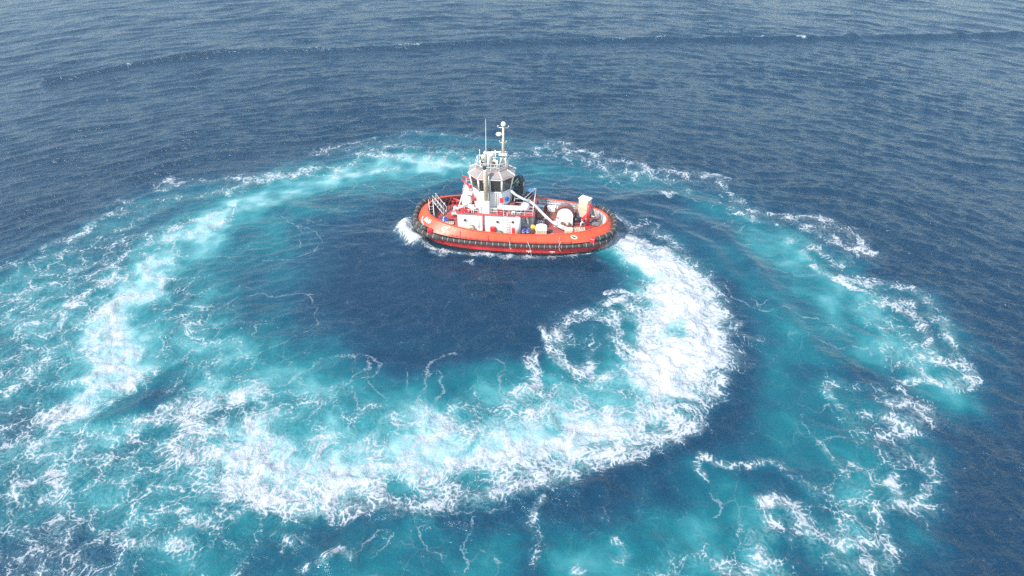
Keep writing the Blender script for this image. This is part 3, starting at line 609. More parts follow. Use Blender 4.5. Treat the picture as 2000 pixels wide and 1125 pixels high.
a = me.attributes.new('drift', 'FLOAT_VECTOR', 'POINT'); a.data.foreach_set('vector', wc.ravel())
sea = bpy.data.objects.new('sea', me)
COL.objects.link(sea)
sea['kind'] = 'structure'
sea['label'] = 'deep blue sea with a turquoise and white foam wake'

def sea_material():
    m, t, bsdf = new_mat('sea_water')
    g = NT(t)
    P = g.attr('drift', 'Vector')
    pos = g.n('ShaderNodeNewGeometry').outputs['Position']
    fo, bu, th, slick = g.attr('foam'), g.attr('bubbles'), g.attr('thread'), g.attr('slick')
    w2 = g.v('SUBTRACT', g.noise(P, 1.0, 2, .55, col=True), (.5, .5, .5))
    P2 = g.v('ADD', P, g.v('SCALE', w2, scale=.80))
    v1 = g.edge(P2, .30)
    v2 = g.edge(P2, 1.6)
    n1 = g.noise(P2, .6, 3, .6)
    n2 = g.noise(pos, 2.8, 5, .78)
    c1 = g.m('MINIMUM', g.m('MULTIPLY', v1, 2.9), 1.0)
    c2 = g.m('MINIMUM', g.m('MULTIPLY', v2, 2.3), 1.0)
    # 0 on the strands of the net, 1 in the middle of its meshes
    net = g.m('ADD', g.m('MULTIPLY', c1, .30), g.m('MULTIPLY', c2, .38))
    net = g.m('ADD', net, g.m('MULTIPLY', g.m('SUBTRACT', n2, .40), .85))
    net = g.m('ADD', net, g.m('MULTIPLY', g.m('SUBTRACT', n1, .5), .45))
    amt = g.m('SUBTRACT', g.m('ADD', g.m('MULTIPLY', fo, .59), g.m('MULTIPLY', g.m('POWER', fo, 6.0), .07)), net)
    lace = g.ss(amt, -.03, .22)
    veil = g.m('MULTIPLY', g.ss(amt, -.45, .15), g.ss(fo, .25, 1.0, .05, .42))
    lace = g.m('MAXIMUM', lace, veil)
    # thin drawn-out lines, broken into beads
    wob = g.m('ADD', g.attr('side'), g.m('MULTIPLY', g.m('SUBTRACT', n2, .5), 1.0))
    lines = g.m('MULTIPLY', g.ss(g.m('ABSOLUTE', wob), .0, .13, .48, 0.0), g.ss(n1, .36, .58, .12, 1.0))
    lines = g.m('MULTIPLY', lines, g.ss(th, .30, .55, 1.0, 0.0))
    # faint loose threads wherever the water is full of bubbles
    loose = g.m('MULTIPLY', g.ss(c1, .0, .075, .16, 0.0), g.attr('loose'))
    foam = g.m('MAXIMUM', lace, g.m('MAXIMUM', lines, loose), clamp=True)
    # water colour: clear navy to bubble-filled turquoise to milky aqua
    bub = g.m('ADD', bu, g.m('MULTIPLY', g.ss(amt, -.55, .10), g.m('MULTIPLY', fo, .22)))
    wcol = g.ramp(g.m('MULTIPLY', bub, .7), [(0.0, (.001, .021, .047)), (.15, (.002, .034, .065)), (.30, (.002, .056, .086)),
                                 (.50, (.003, .092, .112)), (.68, (.020, .150, .164)), (.85, (.075, .235, .24)), (1.0, (.20, .36, .36))])
    fcol = g.mix(g.ss(amt, .1, .8), (.33, .345, .355), (.50, .51, .52))
    col = g.mix(foam, wcol, fcol)
    t.links.new(col, bsdf.inputs['Base Color'])
    g.put(bsdf.inputs['Roughness'], g.m('ADD', g.ss(foam, 0, .7, .13, .85), g.m('MULTIPLY', slick, -.10)))
    bsdf.inputs['IOR'].default_value = 1.333
    g.put(bsdf.inputs['Specular IOR Level'], g.ss(foam, 0, .8, .5, .12))
    # fine ripples and the relief of the foam
    flat = g.m('SUBTRACT', 1.0, g.m('MULTIPLY', slick, .92))
    mp = g.n('ShaderNodeMapping'); g.put(mp.inputs[0], pos); mp.inputs['Scale'].default_value = (.5, 1.0, 1.0)
    rp = g.noise(mp.outputs[0], 1.5, 4, .62, .4)
    hgt = g.m('ADD', g.m('MULTIPLY', g.m('MULTIPLY', rp, flat), .24), g.m('MULTIPLY', g.m('MULTIPLY', g.noise(pos, 1.5, 4, .65), g.m('MINIMUM', fo, 1.1)), .28))
    b = g.n('ShaderNodeBump'); b.inputs['Strength'].default_value = 1.0; b.inputs['Distance'].default_value = 1.0
    g.put(b.inputs['Height'], hgt)
    t.links.new(b.outputs[0], bsdf.inputs['Normal'])
    return m
me.materials.append(sea_material())

# ------------------------------------------------------------------ sea haze
def haze_box():
    bm = bmesh.new()
    bmesh.ops.create_cube(bm, size=1.0)
    for v in bm.verts:
        v.co.x = v.co.x * 2400; v.co.y = 900 + v.co.y * 2400; v.co.z = 27.0 + v.co.z * 62
    hm = bpy.data.meshes.new('haze'); bm.to_mesh(hm); bm.free()
    o = bpy.data.objects.new('haze', hm); COL.objects.link(o)
    o['kind'] = 'stuff'; o['label'] = 'thin pale sea haze over the water'
    m = bpy.data.materials.new('haze_air'); m.use_nodes = True
    t = m.node_tree; t.nodes.clear()
    out = t.nodes.new('ShaderNodeOutputMaterial'); pv = t.nodes.new('ShaderNodeVolumePrincipled')
    pv.inputs['Color'].default_value = (.72, .87, 1.0, 1); pv.inputs['Density'].default_value = HAZE
    pv.inputs['Anisotropy'].default_value = .35
    t.links.new(pv.outputs[0], out.inputs['Volume'])
    hm.materials.append(m)
HAZE = .0006
if HAZE: haze_box()

# ------------------------------------------------------------------ plain painted / metal materials
def paint(name, col, rough=.45, wear=.15, scale=1.2, metal=0.0, dirt=None, bump=0.0, dirt_amt=.35, streak=None, streak_amt=.5):
    m, t, b = new_mat(name)
    g = NT(t)
    tc = g.n('ShaderNodeTexCoord').outputs['Object']
    n = g.noise(tc, scale, 4, .6, dim='3D')
    n2 = g.noise(tc, scale * 5, 3, .6, dim='3D')
    dk = tuple(c * (1 - wear * 1.6) for c in col)
    lt = tuple(min(1, c * (1 + wear)) for c in col)
    c = g.mix(g.ss(n, .3, .7), dk, lt)
    if dirt:
        c = g.mix(g.m('MULTIPLY', g.ss(n2, .52, .72), dirt_amt), c, dirt)
    if streak:
        mp = g.n('ShaderNodeMapping'); g.put(mp.inputs[0], tc); mp.inputs['Scale'].default_value = (2.6, 2.6, .22)
        sn = g.noise(mp.outputs[0], 1.0, 4, .65, dim='3D')
        c = g.mix(g.m('MULTIPLY', g.ss(sn, .54, .70), streak_amt), c, streak)
    t.links.new(c, b.inputs['Base Color'])
    g.put(b.inputs['Roughness'], g.ss(n2, .2, .8, rough * .8, min(1, rough * 1.25)))
    b.inputs['Metallic'].default_value = metal
    if bump:
        bp = g.n('ShaderNodeBump'); bp.inputs['Strength'].default_value = .5; bp.inputs['Distance'].default_value = bump
        g.put(bp.inputs['Height'], n2); t.links.new(bp.outputs[0], b.inputs['Normal'])
    return m
M = {
 'orange': paint('orange_paint', (.62, .068, .014), .42, .09, .5, dirt=(.45, .05, .02), streak=(.30, .05, .02), streak_amt=.7),
 'red': paint('red_paint', (.52, .022, .020), .42, .15, .6, streak=(.25, .03, .02)),
 'deckred': paint('deck_red', (.33, .060, .052), .75, .18, .5, dirt=(.24, .13, .11), bump=.01, dirt_amt=.5),
 'maroon': paint('maroon_and_shaded_red', (.20, .028, .028), .6, .15, 1.0),
 'hull_black': paint('black_antifouling_and_shade', (.012, .012, .014), .5, .2, 1.0),
 'white': paint('white_paint', (.74, .72, .68), .4, .05, .9, dirt=(.62, .55, .48), dirt_amt=.18, streak=(.45, .33, .24), streak_amt=.5),
 'bwhite': paint('bulwark_white', (.70, .68, .66), .5, .08, 1.0, dirt=(.42, .28, .22), dirt_amt=.5),
 'grey': paint('grey_paint', (.42, .42, .41), .5, .12, 1.2, dirt=(.25, .22, .2)),
 'lgrey': paint('light_grey_paint', (.58, .58, .56), .5, .1, 1.2),
 'roofgrey': paint('roof_panel_grey', (.24, .22, .20), .6, .1, 1.5),
 'roofpink': paint('roof_pink_red', (.50, .20, .17), .55, .1, 1.5),
 'steel': paint('bare_steel', (.38, .37, .35), .4, .2, 2.0, metal=.6, dirt=(.25, .12, .06)),
 'black': paint('black_paint', (.012, .013, .018), .4, .2, 1.5),
 'blue': paint('blue_plastic', (.02, .10, .42), .4, .12, 1.5),
 'drumblue': paint('drum_blue', (.04, .07, .28), .4, .15, 2.0, dirt=(.3, .3, .34)),
 'skyblue': paint('pale_blue_panel', (.20, .55, .85), .35, .05, 1.0),
 'fred': paint('fire_red', (.62, .02, .03), .4, .08, 1.5),
 'yellow': paint('yellow_plastic', (.75, .45, .03), .5, .12, 2.0),
 'cream': paint('cream_paint', (.62, .50, .36), .55, .08, 1.0, dirt=(.45, .33, .24)),
 'beige': paint('beige_pipe', (.76, .64, .46), .5, .12, 1.0, dirt=(.4, .3, .2)),
 'wood': paint('weathered_wood', (.48, .38, .26), .85, .22, 1.6, dirt=(.25, .2, .14), bump=.01),
 'rubber': paint('fender_rubber', (.030, .028, .026), .8, .3, 1.4, dirt=(.16, .14, .12), bump=.02, dirt_amt=.55),
 'strap': paint('strap_webbing', (.36, .33, .27), .8, .15, 2.0),
 'rope': paint('hawser_rope', (.16, .13, .12), .9, .3, 4.0, bump=.02),
 'ropel': paint('light_rope', (.55, .50, .42), .9, .2, 4.0, bump=.02),
 'green': paint('green_paint', (.06, .20, .10), .6, .2, 2.0),
 'brown': paint('rust_brown', (.22, .09, .04), .7, .25, 2.0),
 'interior': paint('console_interior', (.10, .085, .07), .7, .3, 1.5),
 'screen': paint('red_blind', (.20, .045, .04), .7, .1, 1.5),
}
def glass_mat():
    m, t, b = new_mat('window_glass')
    b.inputs['Base Color'].default_value = (.10, .09, .08, 1)
    b.inputs['Roughness'].default_value = .06
    b.inputs['Transmission Weight'].default_value = .55
    b.inputs['IOR'].default_value = 1.45
    return m
M['glass'] = glass_mat()

# ------------------------------------------------------------------ mesh builder
class MB:
    def __init__(s): s.v = []; s.f = []; s.sm = []
    def add(s, vs, fs, smooth=False):
        o = len(s.v); s.v += [tuple(p) for p in vs]
        for f in fs: s.f.append(tuple(i + o for i in f)); s.sm.append(smooth)
        return s
    def box(s, c, d, rz=0.0, ry=0.0, rx=0.0):
        mat = Matrix.Rotation(rz, 3, 'Z') @ Matrix.Rotation(ry, 3, 'Y') @ Matrix.Rotation(rx, 3, 'X')
        h = Vector(d) / 2; cc = Vector(c)
        b = min(.06, min(d) * .12)
        pts = []
        # chamfered box: 24 vertices
        for sx in (-1, 1):
            for sy in (-1, 1):
                for sz in (-1, 1):
                    pts.append((sx * (h.x), sy * (h.y - b), sz * (h.z - b)))
                    pts.append((sx * (h.x - b), sy * (h.y), sz * (h.z - b)))
                    pts.append((sx * (h.x - b), sy * (h.y - b), sz * (h.z)))
        bm = bmesh.new()
        for p in pts: bm.verts.new(p)
        bmesh.ops.convex_hull(bm, input=bm.verts)
        bm.verts.index_update()
        vs = [cc + mat @ v.co for v in bm.verts]; fs = [tuple(v.index for v in f.verts) for f in bm.faces]
        bm.free()
        return s.add(vs, fs)
    def tube(s, pts, r, n=10, cap=True, closed=False):
        pts = [Vector(p) for p in pts]; N = len(pts)
        rs = r if isinstance(r, (list, tuple)) else [r] * N
        vs = []; up = None
        for i, p in enumerate(pts):
            if closed: d = pts[(i + 1) % N] - pts[i - 1]
            else: d = pts[min(i + 1, N - 1)] - pts[max(i - 1, 0)]
            d.normalize()
            ref = Vector((0, 0, 1)) if abs(d.z) < .95 else Vector((1, 0, 0))
            a = d.cross(ref).normalized(); b = a.cross(d)
            for k in range(n):
                t = 2 * math.pi * k / n
                vs.append(p + (a * math.cos(t) + b * math.sin(t)) * rs[i])
        fs = []
        for i in range(N if closed else N - 1):
            j = (i + 1) % N
            for k in range(n):
                l = (k + 1) % n
                fs.append((i * n + k, i * n + l, j * n + l, j * n + k))
        s.add(vs, fs, n > 6)
        if cap and not closed:
            o = len(s.v) - N * n
            s.f.append(tuple(o + k for k in range(n))[::-1]); s.sm.append(False)
            s.f.append(tuple(o + (N - 1) * n + k for k in range(n))); s.sm.append(False)
        return s
    def lathe(s, c, prof, n=20, axis='Z'):
        vs = []; c = Vector(c)
        for (r, h) in prof:
            for k in range(n):
                t = 2 * math.pi * k / n
                a, b = r * math.cos(t), r * math.sin(t)
                vs.append(c + (Vector((a, b, h)) if axis == 'Z' else Vector((a, h, b)) if axis == 'Y' else Vector((h, a, b))))
        fs = []
        for i in range(len(prof) - 1):
            for k in range(n):
                l = (k + 1) % n
                fs.append((i * n + k, i * n + l, (i + 1) * n + l, (i + 1) * n + k))
        return s.add(vs, fs, True)
    def poly(s, pts): return s.add(pts, [tuple(range(len(pts)))])
    def prism(s, bot, top):
        n = len(bot)
        s.add(list(bot) + list(top), [(i, (i + 1) % n, n + (i + 1) % n, n + i) for i in range(n)] + [tuple(range(n))[::-1], tuple(range(n, 2 * n))])
        return s
    def slab(s, quad, th):
        """a flat polygon given thickness along its own normal"""
        q = [Vector(p) for p in quad]
        nn = (q[1] - q[0]).cross(q[2] - q[0]).normalized() * th / 2
        return s.prism([p - nn for p in q], [p + nn for p in q])
    def build(s, name, mat, parent=None):
        me = bpy.data.meshes.new(name)
        me.from_pydata(s.v, [], s.f)
        me.polygons.foreach_set('use_smooth', s.sm)
        bm = bmesh.new(); bm.from_mesh(me); bmesh.ops.recalc_face_normals(bm, faces=bm.faces); bm.to_mesh(me); bm.free()
        me.materials.append(M[mat] if isinstance(mat, str) else mat)
        o = bpy.data.objects.new(name, me); COL.objects.link(o)
        if parent: o.parent = parent
        return o
def tag(o, label, cat, group=None):
    o['label'] = label; o['category'] = cat
    if group: o['group'] = group
    return o

# ------------------------------------------------------------------ the tugboat (own frame: bow towards -x, port side towards -y, waterline z = 0)
TUG = Vector((0.3, 84.65, 0.0)); YAW = R(-6)
tug = bpy.data.objects.new('tugboat', None); COL.objects.link(tug)
tug.location = TUG; tug.rotation_euler = (0, 0, YAW)
tag(tug, 'orange hulled harbour tugboat with white wheelhouse, turning inside its own circular wake', 'tugboat')
def on_tug(o, loc, rz=0.0):
    """a loose thing standing on the tug's deck"""
    w = Matrix.Rotation(YAW, 3, 'Z') @ Vector(loc)
    o.location = TUG + w; o.rotation_euler = (0, 0, YAW + rz)
    return o

def ring(lb, ls, hb, nb, ns, z0, zb, zs, n=96, cx=0.0):
    """closed outline: superellipse with its own bow and stern fullness; z rises to the ends"""
    out = []
    for k in range(n):
        t = 2 * math.pi * k / n
        c, s = math.cos(t), math.sin(t)
        L, e = (ls, ns) if c >= 0 else (lb, nb)
        x = math.copysign(abs(c) ** (2 / e), c) * L
        y = math.copysign(abs(s) ** (2 / e), s) * hb
        f = abs(x) / L
        z = z0 + ((zs if x > 0 else zb) - z0) * f ** 2
        out.append(Vector((x + cx, y, z)))
    return out
NR = 120
keel = ring(12.6, 13.0, 5.2, 2.6, 2.6, -1.6, -1.2, -1.0, NR)
boot0 = ring(13.3, 13.8, 5.66, 2.8, 2.7, .50, .50, .50, NR)  # black boot top set high, its upper part painting the dark shade under the hull
belt = ring(14.15, 14.35, 5.75, 3.0, 2.75, 1.45, 1.75, 1.6, NR)
shelf = ring(14.1, 14.3, 5.72, 3.0, 2.75, 2.05, 2.5, 2.3, NR)
rail_o = ring(12.65, 13.45, 5.32, 2.4, 2.15, 3.05, 3.75, 3.25, NR)
rail_i = ring(12.40, 13.2, 5.08, 2.4, 2.15, 3.05, 3.75, 3.25, NR)
deck_r = ring(13.3, 13.75, 5.45, 2.7, 2.4, 1.75, 2.15, 1.75, NR)
def loft(a, b, mb=None):
    mb = mb or MB()
    n = len(a)
    return mb.add(list(a) + list(b), [(i, (i + 1) % n, n + (i + 1) % n, n + i) for i in range(n)], True)
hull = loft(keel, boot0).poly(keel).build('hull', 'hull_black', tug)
loft(boot0, belt).build('red_hull_band', 'red', hull)
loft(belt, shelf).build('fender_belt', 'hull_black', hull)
bul = loft(shelf, rail_o).build('bulwark', 'orange', tug)
cap = MB()
ro2 = [p + Vector((0, 0, .09)) for p in rail_o]; ri2 = [p + Vector((0, 0, .09)) for p in rail_i]
loft(rail_o, ro2, cap); loft(ro2, ri2, cap); loft(ri2, rail_i, cap)
cap.build('rail_cap', 'orange', bul)
# inner skin of the bulwark: overhang shade put into the maroon forward, white aft
inner_f, inner_a = MB(), MB()
rail_in = [Vector((p.x * .998, p.y * .998, p.z)) for p in rail_i]
for i in range(NR):
    j = (i + 1) % NR
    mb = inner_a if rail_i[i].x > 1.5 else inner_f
    mb.add([rail_in[i], rail_in[j], deck_r[j], deck_r[i]], [(0, 1, 2, 3)], True)
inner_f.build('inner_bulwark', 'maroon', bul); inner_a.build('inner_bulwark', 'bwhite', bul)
deck = MB().add(deck_r + [Vector((0, 0, 1.85))], [(i, (i + 1) % NR, NR) for i in range(NR)]).build('deck', 'deckred', tug)
# bulwark stays (frames) inside
for i in range(0, NR, 2):
    a, d = rail_in[i], deck_r[i]
    nrm = Vector((-a.x / 12.6 ** 2, -a.y / 5.2 ** 2, 0)).normalized()
    foot = d + nrm * .75; foot.z = d.z
    tdir = Vector((-nrm.y, nrm.x, 0)) * .035
    top = a + nrm * .10
    q0 = [a - tdir, top - tdir, foot - tdir, d - tdir]; q1 = [p + 2 * tdir for p in q0]
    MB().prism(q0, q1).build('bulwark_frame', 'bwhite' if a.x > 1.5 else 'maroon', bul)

def along(ringpts, t0, t1, n):
    """points along a closed ring between two angular parameters (0 = stern, .5 = bow)"""
    out = []
    N = len(ringpts)
    for k in range(n + 1):
        u = (t0 + (t1 - t0) * k / n) * N
        i = int(math.floor(u)); f = u - i
        out.append(ringpts[i % N].lerp(ringpts[(i + 1) % N], f))
    return out
def fender(pts, r, step, name='fender', closed=False, smooth_ends=False):
    rs = [r] * len(pts)
    if smooth_ends: rs[0] = rs[-1] = r * .75
    o = MB().tube(pts, rs, 14, True, closed).build(name, 'rubber', tug)
    # webbing straps
    acc_, last = 0.0, Vector(pts[0])
    seq = list(pts) + ([pts[0]] if closed else [])
    nxt = step * .5
    for a, b in zip(seq[:-1], seq[1:]):
        a, b = Vector(a), Vector(b); L = (b - a).length
        while nxt <= acc_ + L:
            f = (nxt - acc_) / L
            p = a.lerp(b, f); d = (b - a).normalized()
            MB().tube([p - d * .032, p + d * .032], r * 1.03, 14, True).build('strap', 'strap', o)
            nxt += step * random.uniform(.92, 1.08)
        acc_ += L
    return o
random.seed(4)
lo_ring = ring(14.25, 14.42, 5.98, 3.1, 2.8, 1.78, 2.0, 1.85, 240)
up_ring = ring(14.22, 14.42, 5.95, 3.1, 2.8, 2.62, 2.85, 2.60, 240)
# ring parameter: 0 = stern centreline, .25 = starboard beam, .5 = bow, .75 = port beam
side_r = .24
fender(along(lo_ring, .345, .655, 60), .36, .95, smooth_ends=True)        # bow, lower
fender(along(lo_ring, -.148, .148, 60), .35, .95, smooth_ends=True)       # stern, lower
fender(along(up_ring, .385, .615, 44), .35, 1.05, smooth_ends=True)       # bow, upper
fender(along(up_ring, -.115, .115, 40), .34, 1.05, smooth_ends=True)      # stern, upper
fender(along(lo_ring, .655, .852, 40), side_r, .80)                        # port side
fender(along(lo_ring, .148, .345, 40), side_r, .80)                        # starboard side
# red end brackets of the upper fenders
for t in (.378, .622, -.122, .122):
    p = along(up_ring, t, t, 1)[0]; q = along(shelf, t, t, 1)[0]
    rz = math.atan2(p.y, p.x)
    MB().box((p + q) / 2 + Vector((0, 0, -.1)), (.7, .5, .75), rz).build('fender_bracket', 'fred', bul)
# lashing rail on the port and starboard shelf
def bul_pt(x, f, side=-1):
    """a point on the outside of the bulwark at station x, f = 0 shelf .. 1 rail"""
    best = None
    for i in range(NR):
        a = shelf[i].lerp(rail_o[i], f)
        if a.y * side > 0 and (best is None or abs(a.x - x) < abs(best.x - x)): best = a
    return best
for side in (-1, 1):
    pts = [bul_pt(x, .12, side) + Vector((0, side * .10, .06)) for x in np.linspace(-8.5, 8.5, 30)]
    lr = MB().tube(pts, .045, 6).build('lashing_rail', 'red', bul)
    for x in np.linspace(-8.3, 8.3, 18):
        p = bul_pt(x, .14, side)
        MB().box(p + Vector((0, side * .06, .05)), (.09, .22, .14)).build('rail_bracket', 'red' if side < 0 else 'orange', lr)
    for x in (-7.2, -3.3, .2, 6.9):
        p = bul_pt(x, .45, side)
        MB().tube([bul_pt(x, .08, side) + Vector((0, side * .05, 0)), bul_pt(x, .75, side) + Vector((0, side * .05, 0))], .06, 6).build('ladder_stay', 'fred', bul)
    for x in (-9.3, 8.7):
        p = bul_pt(x, .62, side); i = min(range(NR), key=lambda k: (shelf[k].lerp(rail_o[k], .62) - p).length)
        e1 = (rail_o[i] - shelf[i]).normalized(); e2 = (shelf[(i + 1) % NR] - shelf[i]).normalized(); nn = e1.cross(e2).normalized()
        if nn.y * side < 0: nn = -nn
        rp = [p + nn * .02 + (e1 * math.cos(k * .3142 * 1) + e2 * math.sin(k * .3142)) * .32 for k in range(20)]
        h = MB().tube(rp, .10, 8, closed=True).build('hawse_ring', 'cream', bul)
        MB().prism([p + nn * .012 + (e1 * math.cos(k * .3142) + e2 * math.sin(k * .3142)) * .26 for k in range(20)],
                   [p + nn * .03 + (e1 * math.cos(k * .3142) + e2 * math.sin(k * .3142)) * .26 for k in range(20)]).build('hawse_hole', 'black', h)
# painted marks on the port bow (a curved stroke and four worn characters) and load-line marks on the port side
def bow_mark(x0, segs, name):
    mb = MB()
    for (xa, fa, xb, fb, w) in segs:
        a, b = bul_pt2(xa, fa), bul_pt2(xb, fb)
        mb.tube([a, b], w, 5)
    return mb.build(name, 'white', bul)
def bul_pt2(u, f):
    """point on the port bow plating: u = ring parameter"""
    a = along(shelf, u, u, 1)[0].lerp(along(rail_o, u, u, 1)[0], f)
    return a + Vector((-.03, -.03, .02))
bow_mark(0, [(.545, .62, .553, .44, .06), (.553, .44, .562, .34, .08), (.562, .34, .572, .30, .08), (.572, .30, .583, .22, .06)], 'bow_emblem')
for k, u in enumerate((.5635, .5715, .580, .588)):
    bow_mark(0, [(u, .50, u, .84, .05), (u, .50, u + .005, .62, .05), (u + .005, .62, u, .84 - .1 * (k % 2), .05), (u - .001, .66, u + .005, .66, .04)], 'bow_letter')
def side_pt(x, z):
    i = min((k for k in range(NR) if belt[k].y < 0), key=lambda k: abs(belt[k].x - x))
    f = (z - boot0[i].z) / (belt[i].z - boot0[i].z)
    return boot0[i].lerp(belt[i], f) + Vector((0, -.02, 0))
for x in (3.2, 6.1):
    p = side_pt(x, .78)
    MB().box(p, (.75, .03, .08)).box(p + Vector((0, .01, -.14)), (.08, .03, .24)).build('hull_mark', 'white', hull)
# rope ends hanging over the port side
for x, L in ((2.4, 2.4), (7.1, 1.0), (-.8, .6)):
    p = bul_pt(x, .3) + Vector((0, -.06, 0)); q = bul_pt(x, 0) + Vector((0, -.6, -.1))
    MB().tube([p, q, q + Vector((.15, -.03, -.55)), q + Vector((.3, .02, -L * .65))], .035, 6).build('rope_end', 'ropel', bul)

# ------------------------------------------------------------------ deckhouse
house = MB().prism([(-7.7, -3.0, 1.5), (1.1, -3.0, 1.5), (1.1, 3.0, 1.5), (-7.7, 3.0, 1.5)],
                   [(-7.7, -3.0, 4.72), (1.1, -3.0, 4.72), (1.1, 3.0, 4.72), (-7.7, 3.0, 4.72)]).build('deckhouse', 'white', tug)
MB().prism([(1.1, -1.9, 1.5), (2.9, -1.9, 1.5), (2.9, 1.9, 1.5), (1.1, 1.9, 1.5)], [(1.1, -1.9, 4.6), (2.9, -1.9, 4.6), (2.9, 1.9, 4.6), (1.1, 1.9, 4.6)]).build('engine_casing', 'grey', house)
MB().box((-2.35, 0, 4.80), (11.0, 6.3, .14)).build('boat_deck', 'deckred', house)
for y in (-3.16, 3.16):
    MB().tube([(-7.8, y, 4.80), (3.1, y, 4.80)], .09, 8).build('deck_edge', 'red', house)
# port wall fittings
def wall_item(name, mat, c, d): return MB().box(c, d).build(name, mat, house)
for x in (-3.05, .0):
    c = wall_item('fire_hose_box', 'fred', (x + .4, -3.17, 2.35), (.75, .34, 1.0)); MB().box((x + .4, -3.35, 2.35), (.55, .03, .8)).build('hose_box_door', 'red', c)
tu = MB().tube([(-4.05, -3.14, 1.7), (-4.05, -3.14, 4.7)], .10, 8).build('standpipe', 'fred', house)
MB().lathe((-4.05, -3.14, 1.95), [(.02, -.12), (.2, -.1), (.2, .1), (.02, .12)], 12).build('valve', 'brown', tu)
for x, z in ((-2.0, 3.6), (.15, 3.7), (-6.6, 3.6), (-5.2, 3.6)):
    p = MB().lathe((x, -3.02, z), [(.30, .04), (.30, -.05), (.22, -.06), (.22, .0)], 20, 'Y').build('porthole', 'lgrey', house)
    MB().lathe((x, -3.03, z), [(.0, .0), (.22, .0), (.22, .03)], 20, 'Y').build('pane', 'glass', p)
# hose reel on the wall
rl = MB().lathe((-5.75, -3.3, 2.55), [(.12, .28), (.52, .28), (.52, .22), (.2, .2), (.2, -.2), (.52, -.22), (.52, -.28), (.12, -.28)], 20, 'Y').build('hose_reel', 'cream', house)
MB().lathe((-5.75, -3.3, 2.55), [(.21, .19), (.42, .19), (.42, -.19), (.21, -.19)], 20, 'Y').build('hose', 'screen', rl)
for x in (-7.35, -6.85): wall_item('boot_scraper', 'black', (x, -3.06, 1.95), (.2, .1, .5))
wall_item('bench', 'lgrey', (-4.75, -3.25, 2.05), (.9, .4, .12))
gv = MB().lathe((-1.75, -3.3, 2.05), [(.0, .18), (.38, .16), (.38, -.16), (.0, -.18)], 14, 'Z').build('coiled_hose', 'green', house)
# side door
d = MB().box((-2.1 - 2.9 + .0, -3.03, 2.75), (.8, .07, 1.9)); d = d.build('door', 'white', house); MB().box((-4.72, -3.09, 2.75), (.06, .06, .3)).build('handle', 'steel', d)
# vertical ladder
lad = MB()
for x in (-1.08, -.62): lad.tube([(x, -3.42, 1.75), (x, -3.42, 4.9), (x, -3.35, 5.5)], .04, 6)
for k in range(11): lad.tube([(-1.08, -3.42, 1.95 + k * .28), (-.62, -3.42, 1.95 + k * .28)], .028, 6)
lad.build('ladder', 'lgrey', house)
# white vertical tank at the aft port corner, ventilators
MB().lathe((.85, -3.2, 1.6), [(0, 0), (.42, 0), (.42, 2.95), (.30, 3.12), (0, 3.15)], 20).build('tank', 'white', house)
v = MB().lathe((-7.6, -2.75, 4.85), [(0, 0), (.12, 0), (.12, .35), (.25, .4), (.25, .55), (0, .6)], 14).build('ventilator', 'white', house)
MB().box((-7.75, -2.9, 4.6), (.55, .35, .3)).build('corner_box', 'white', house)
# vent trunk with pale blue screen
vt = MB().box((-3.9, -2.75, 5.4), (1.35, .5, 1.25)).build('vent_trunk', 'white', house)
MB().box((-3.9, -3.015, 5.42), (.98, .03, .98)).build('blue_panel', 'skyblue', vt)
# boat-deck rails
def railing(name, pts, h, mat, parent, rows=2, post_r=.03):
    o = MB()
    P = [Vector(p) for p in pts]
    for r_ in range(1, rows + 1): o.tube([p + Vector((0, 0, h * r_ / rows)) for p in P], post_r * .85, 6)
    for a, b in zip(P[:-1], P[1:]):
        n = max(1, int(round((b - a).length / 1.1)))
        for k in range(n): o.tube([a.lerp(b, k / n), a.lerp(b, k / n) + Vector((0, 0, h))], post_r, 6)
    o.tube([P[-1], P[-1] + Vector((0, 0, h))], post_r, 6)
    return o.build(name, mat, parent)
railing('railing', [(-6.6, -3.1, 4.87), (-4.7, -3.1, 4.87)], .95, 'white', house)
railing('railing', [(-2.9, -3.1, 4.87), (-1.2, -3.1, 4.87)], .95, 'white', house)
railing('railing', [(-.4, -3.1, 4.87), (2.9, -3.1, 4.87), (2.9, 3.1, 4.87), (-7.6, 3.1, 4.87)], .95, 'lgrey', house)
# two stair flights from the boat deck, seat
st = MB().box((-5.75, -2.85, 5.35), (.9, .45, .08)).box((-5.75, -2.62, 5.65), (.9, .06, .55))
for x in (-6.1, -5.4): st.box((x, -2.85, 5.1), (.07, .4, .45))
st.build('deck_seat', 'white', house)

# ------------------------------------------------------------------ wheelhouse tower
def octo(cx, hx, hy, fx, fy, z):
    """eight-sided plan: long sides at +-hy spanning +-fx, short ends at +-hx spanning +-fy"""
    return [Vector((cx + sx, sy, z)) for sx, sy in ((-fx, -hy), (fx, -hy), (hx, -fy), (hx, fy), (fx, hy), (-fx, hy), (-hx, fy), (-hx, -fy))]
CX0 = -3.05
tower = MB().prism(octo(CX0, 2.5, 2.0, 1.5, 1.0, 4.87), octo(CX0, 2.6, 2.05, 1.55, .95, 7.75)).build('wheelhouse', 'white', tug)
sill = octo(CX0, 2.62, 2.07, 1.55, .93, 7.75); head = octo(CX0, 3.02, 2.44, 1.62, .95, 9.80)
MB().prism(octo(CX0, 2.72, 2.16, 1.6, .96, 7.70), octo(CX0, 2.72, 2.16, 1.6, .96, 7.82)).build('sill_band', 'white', tower)
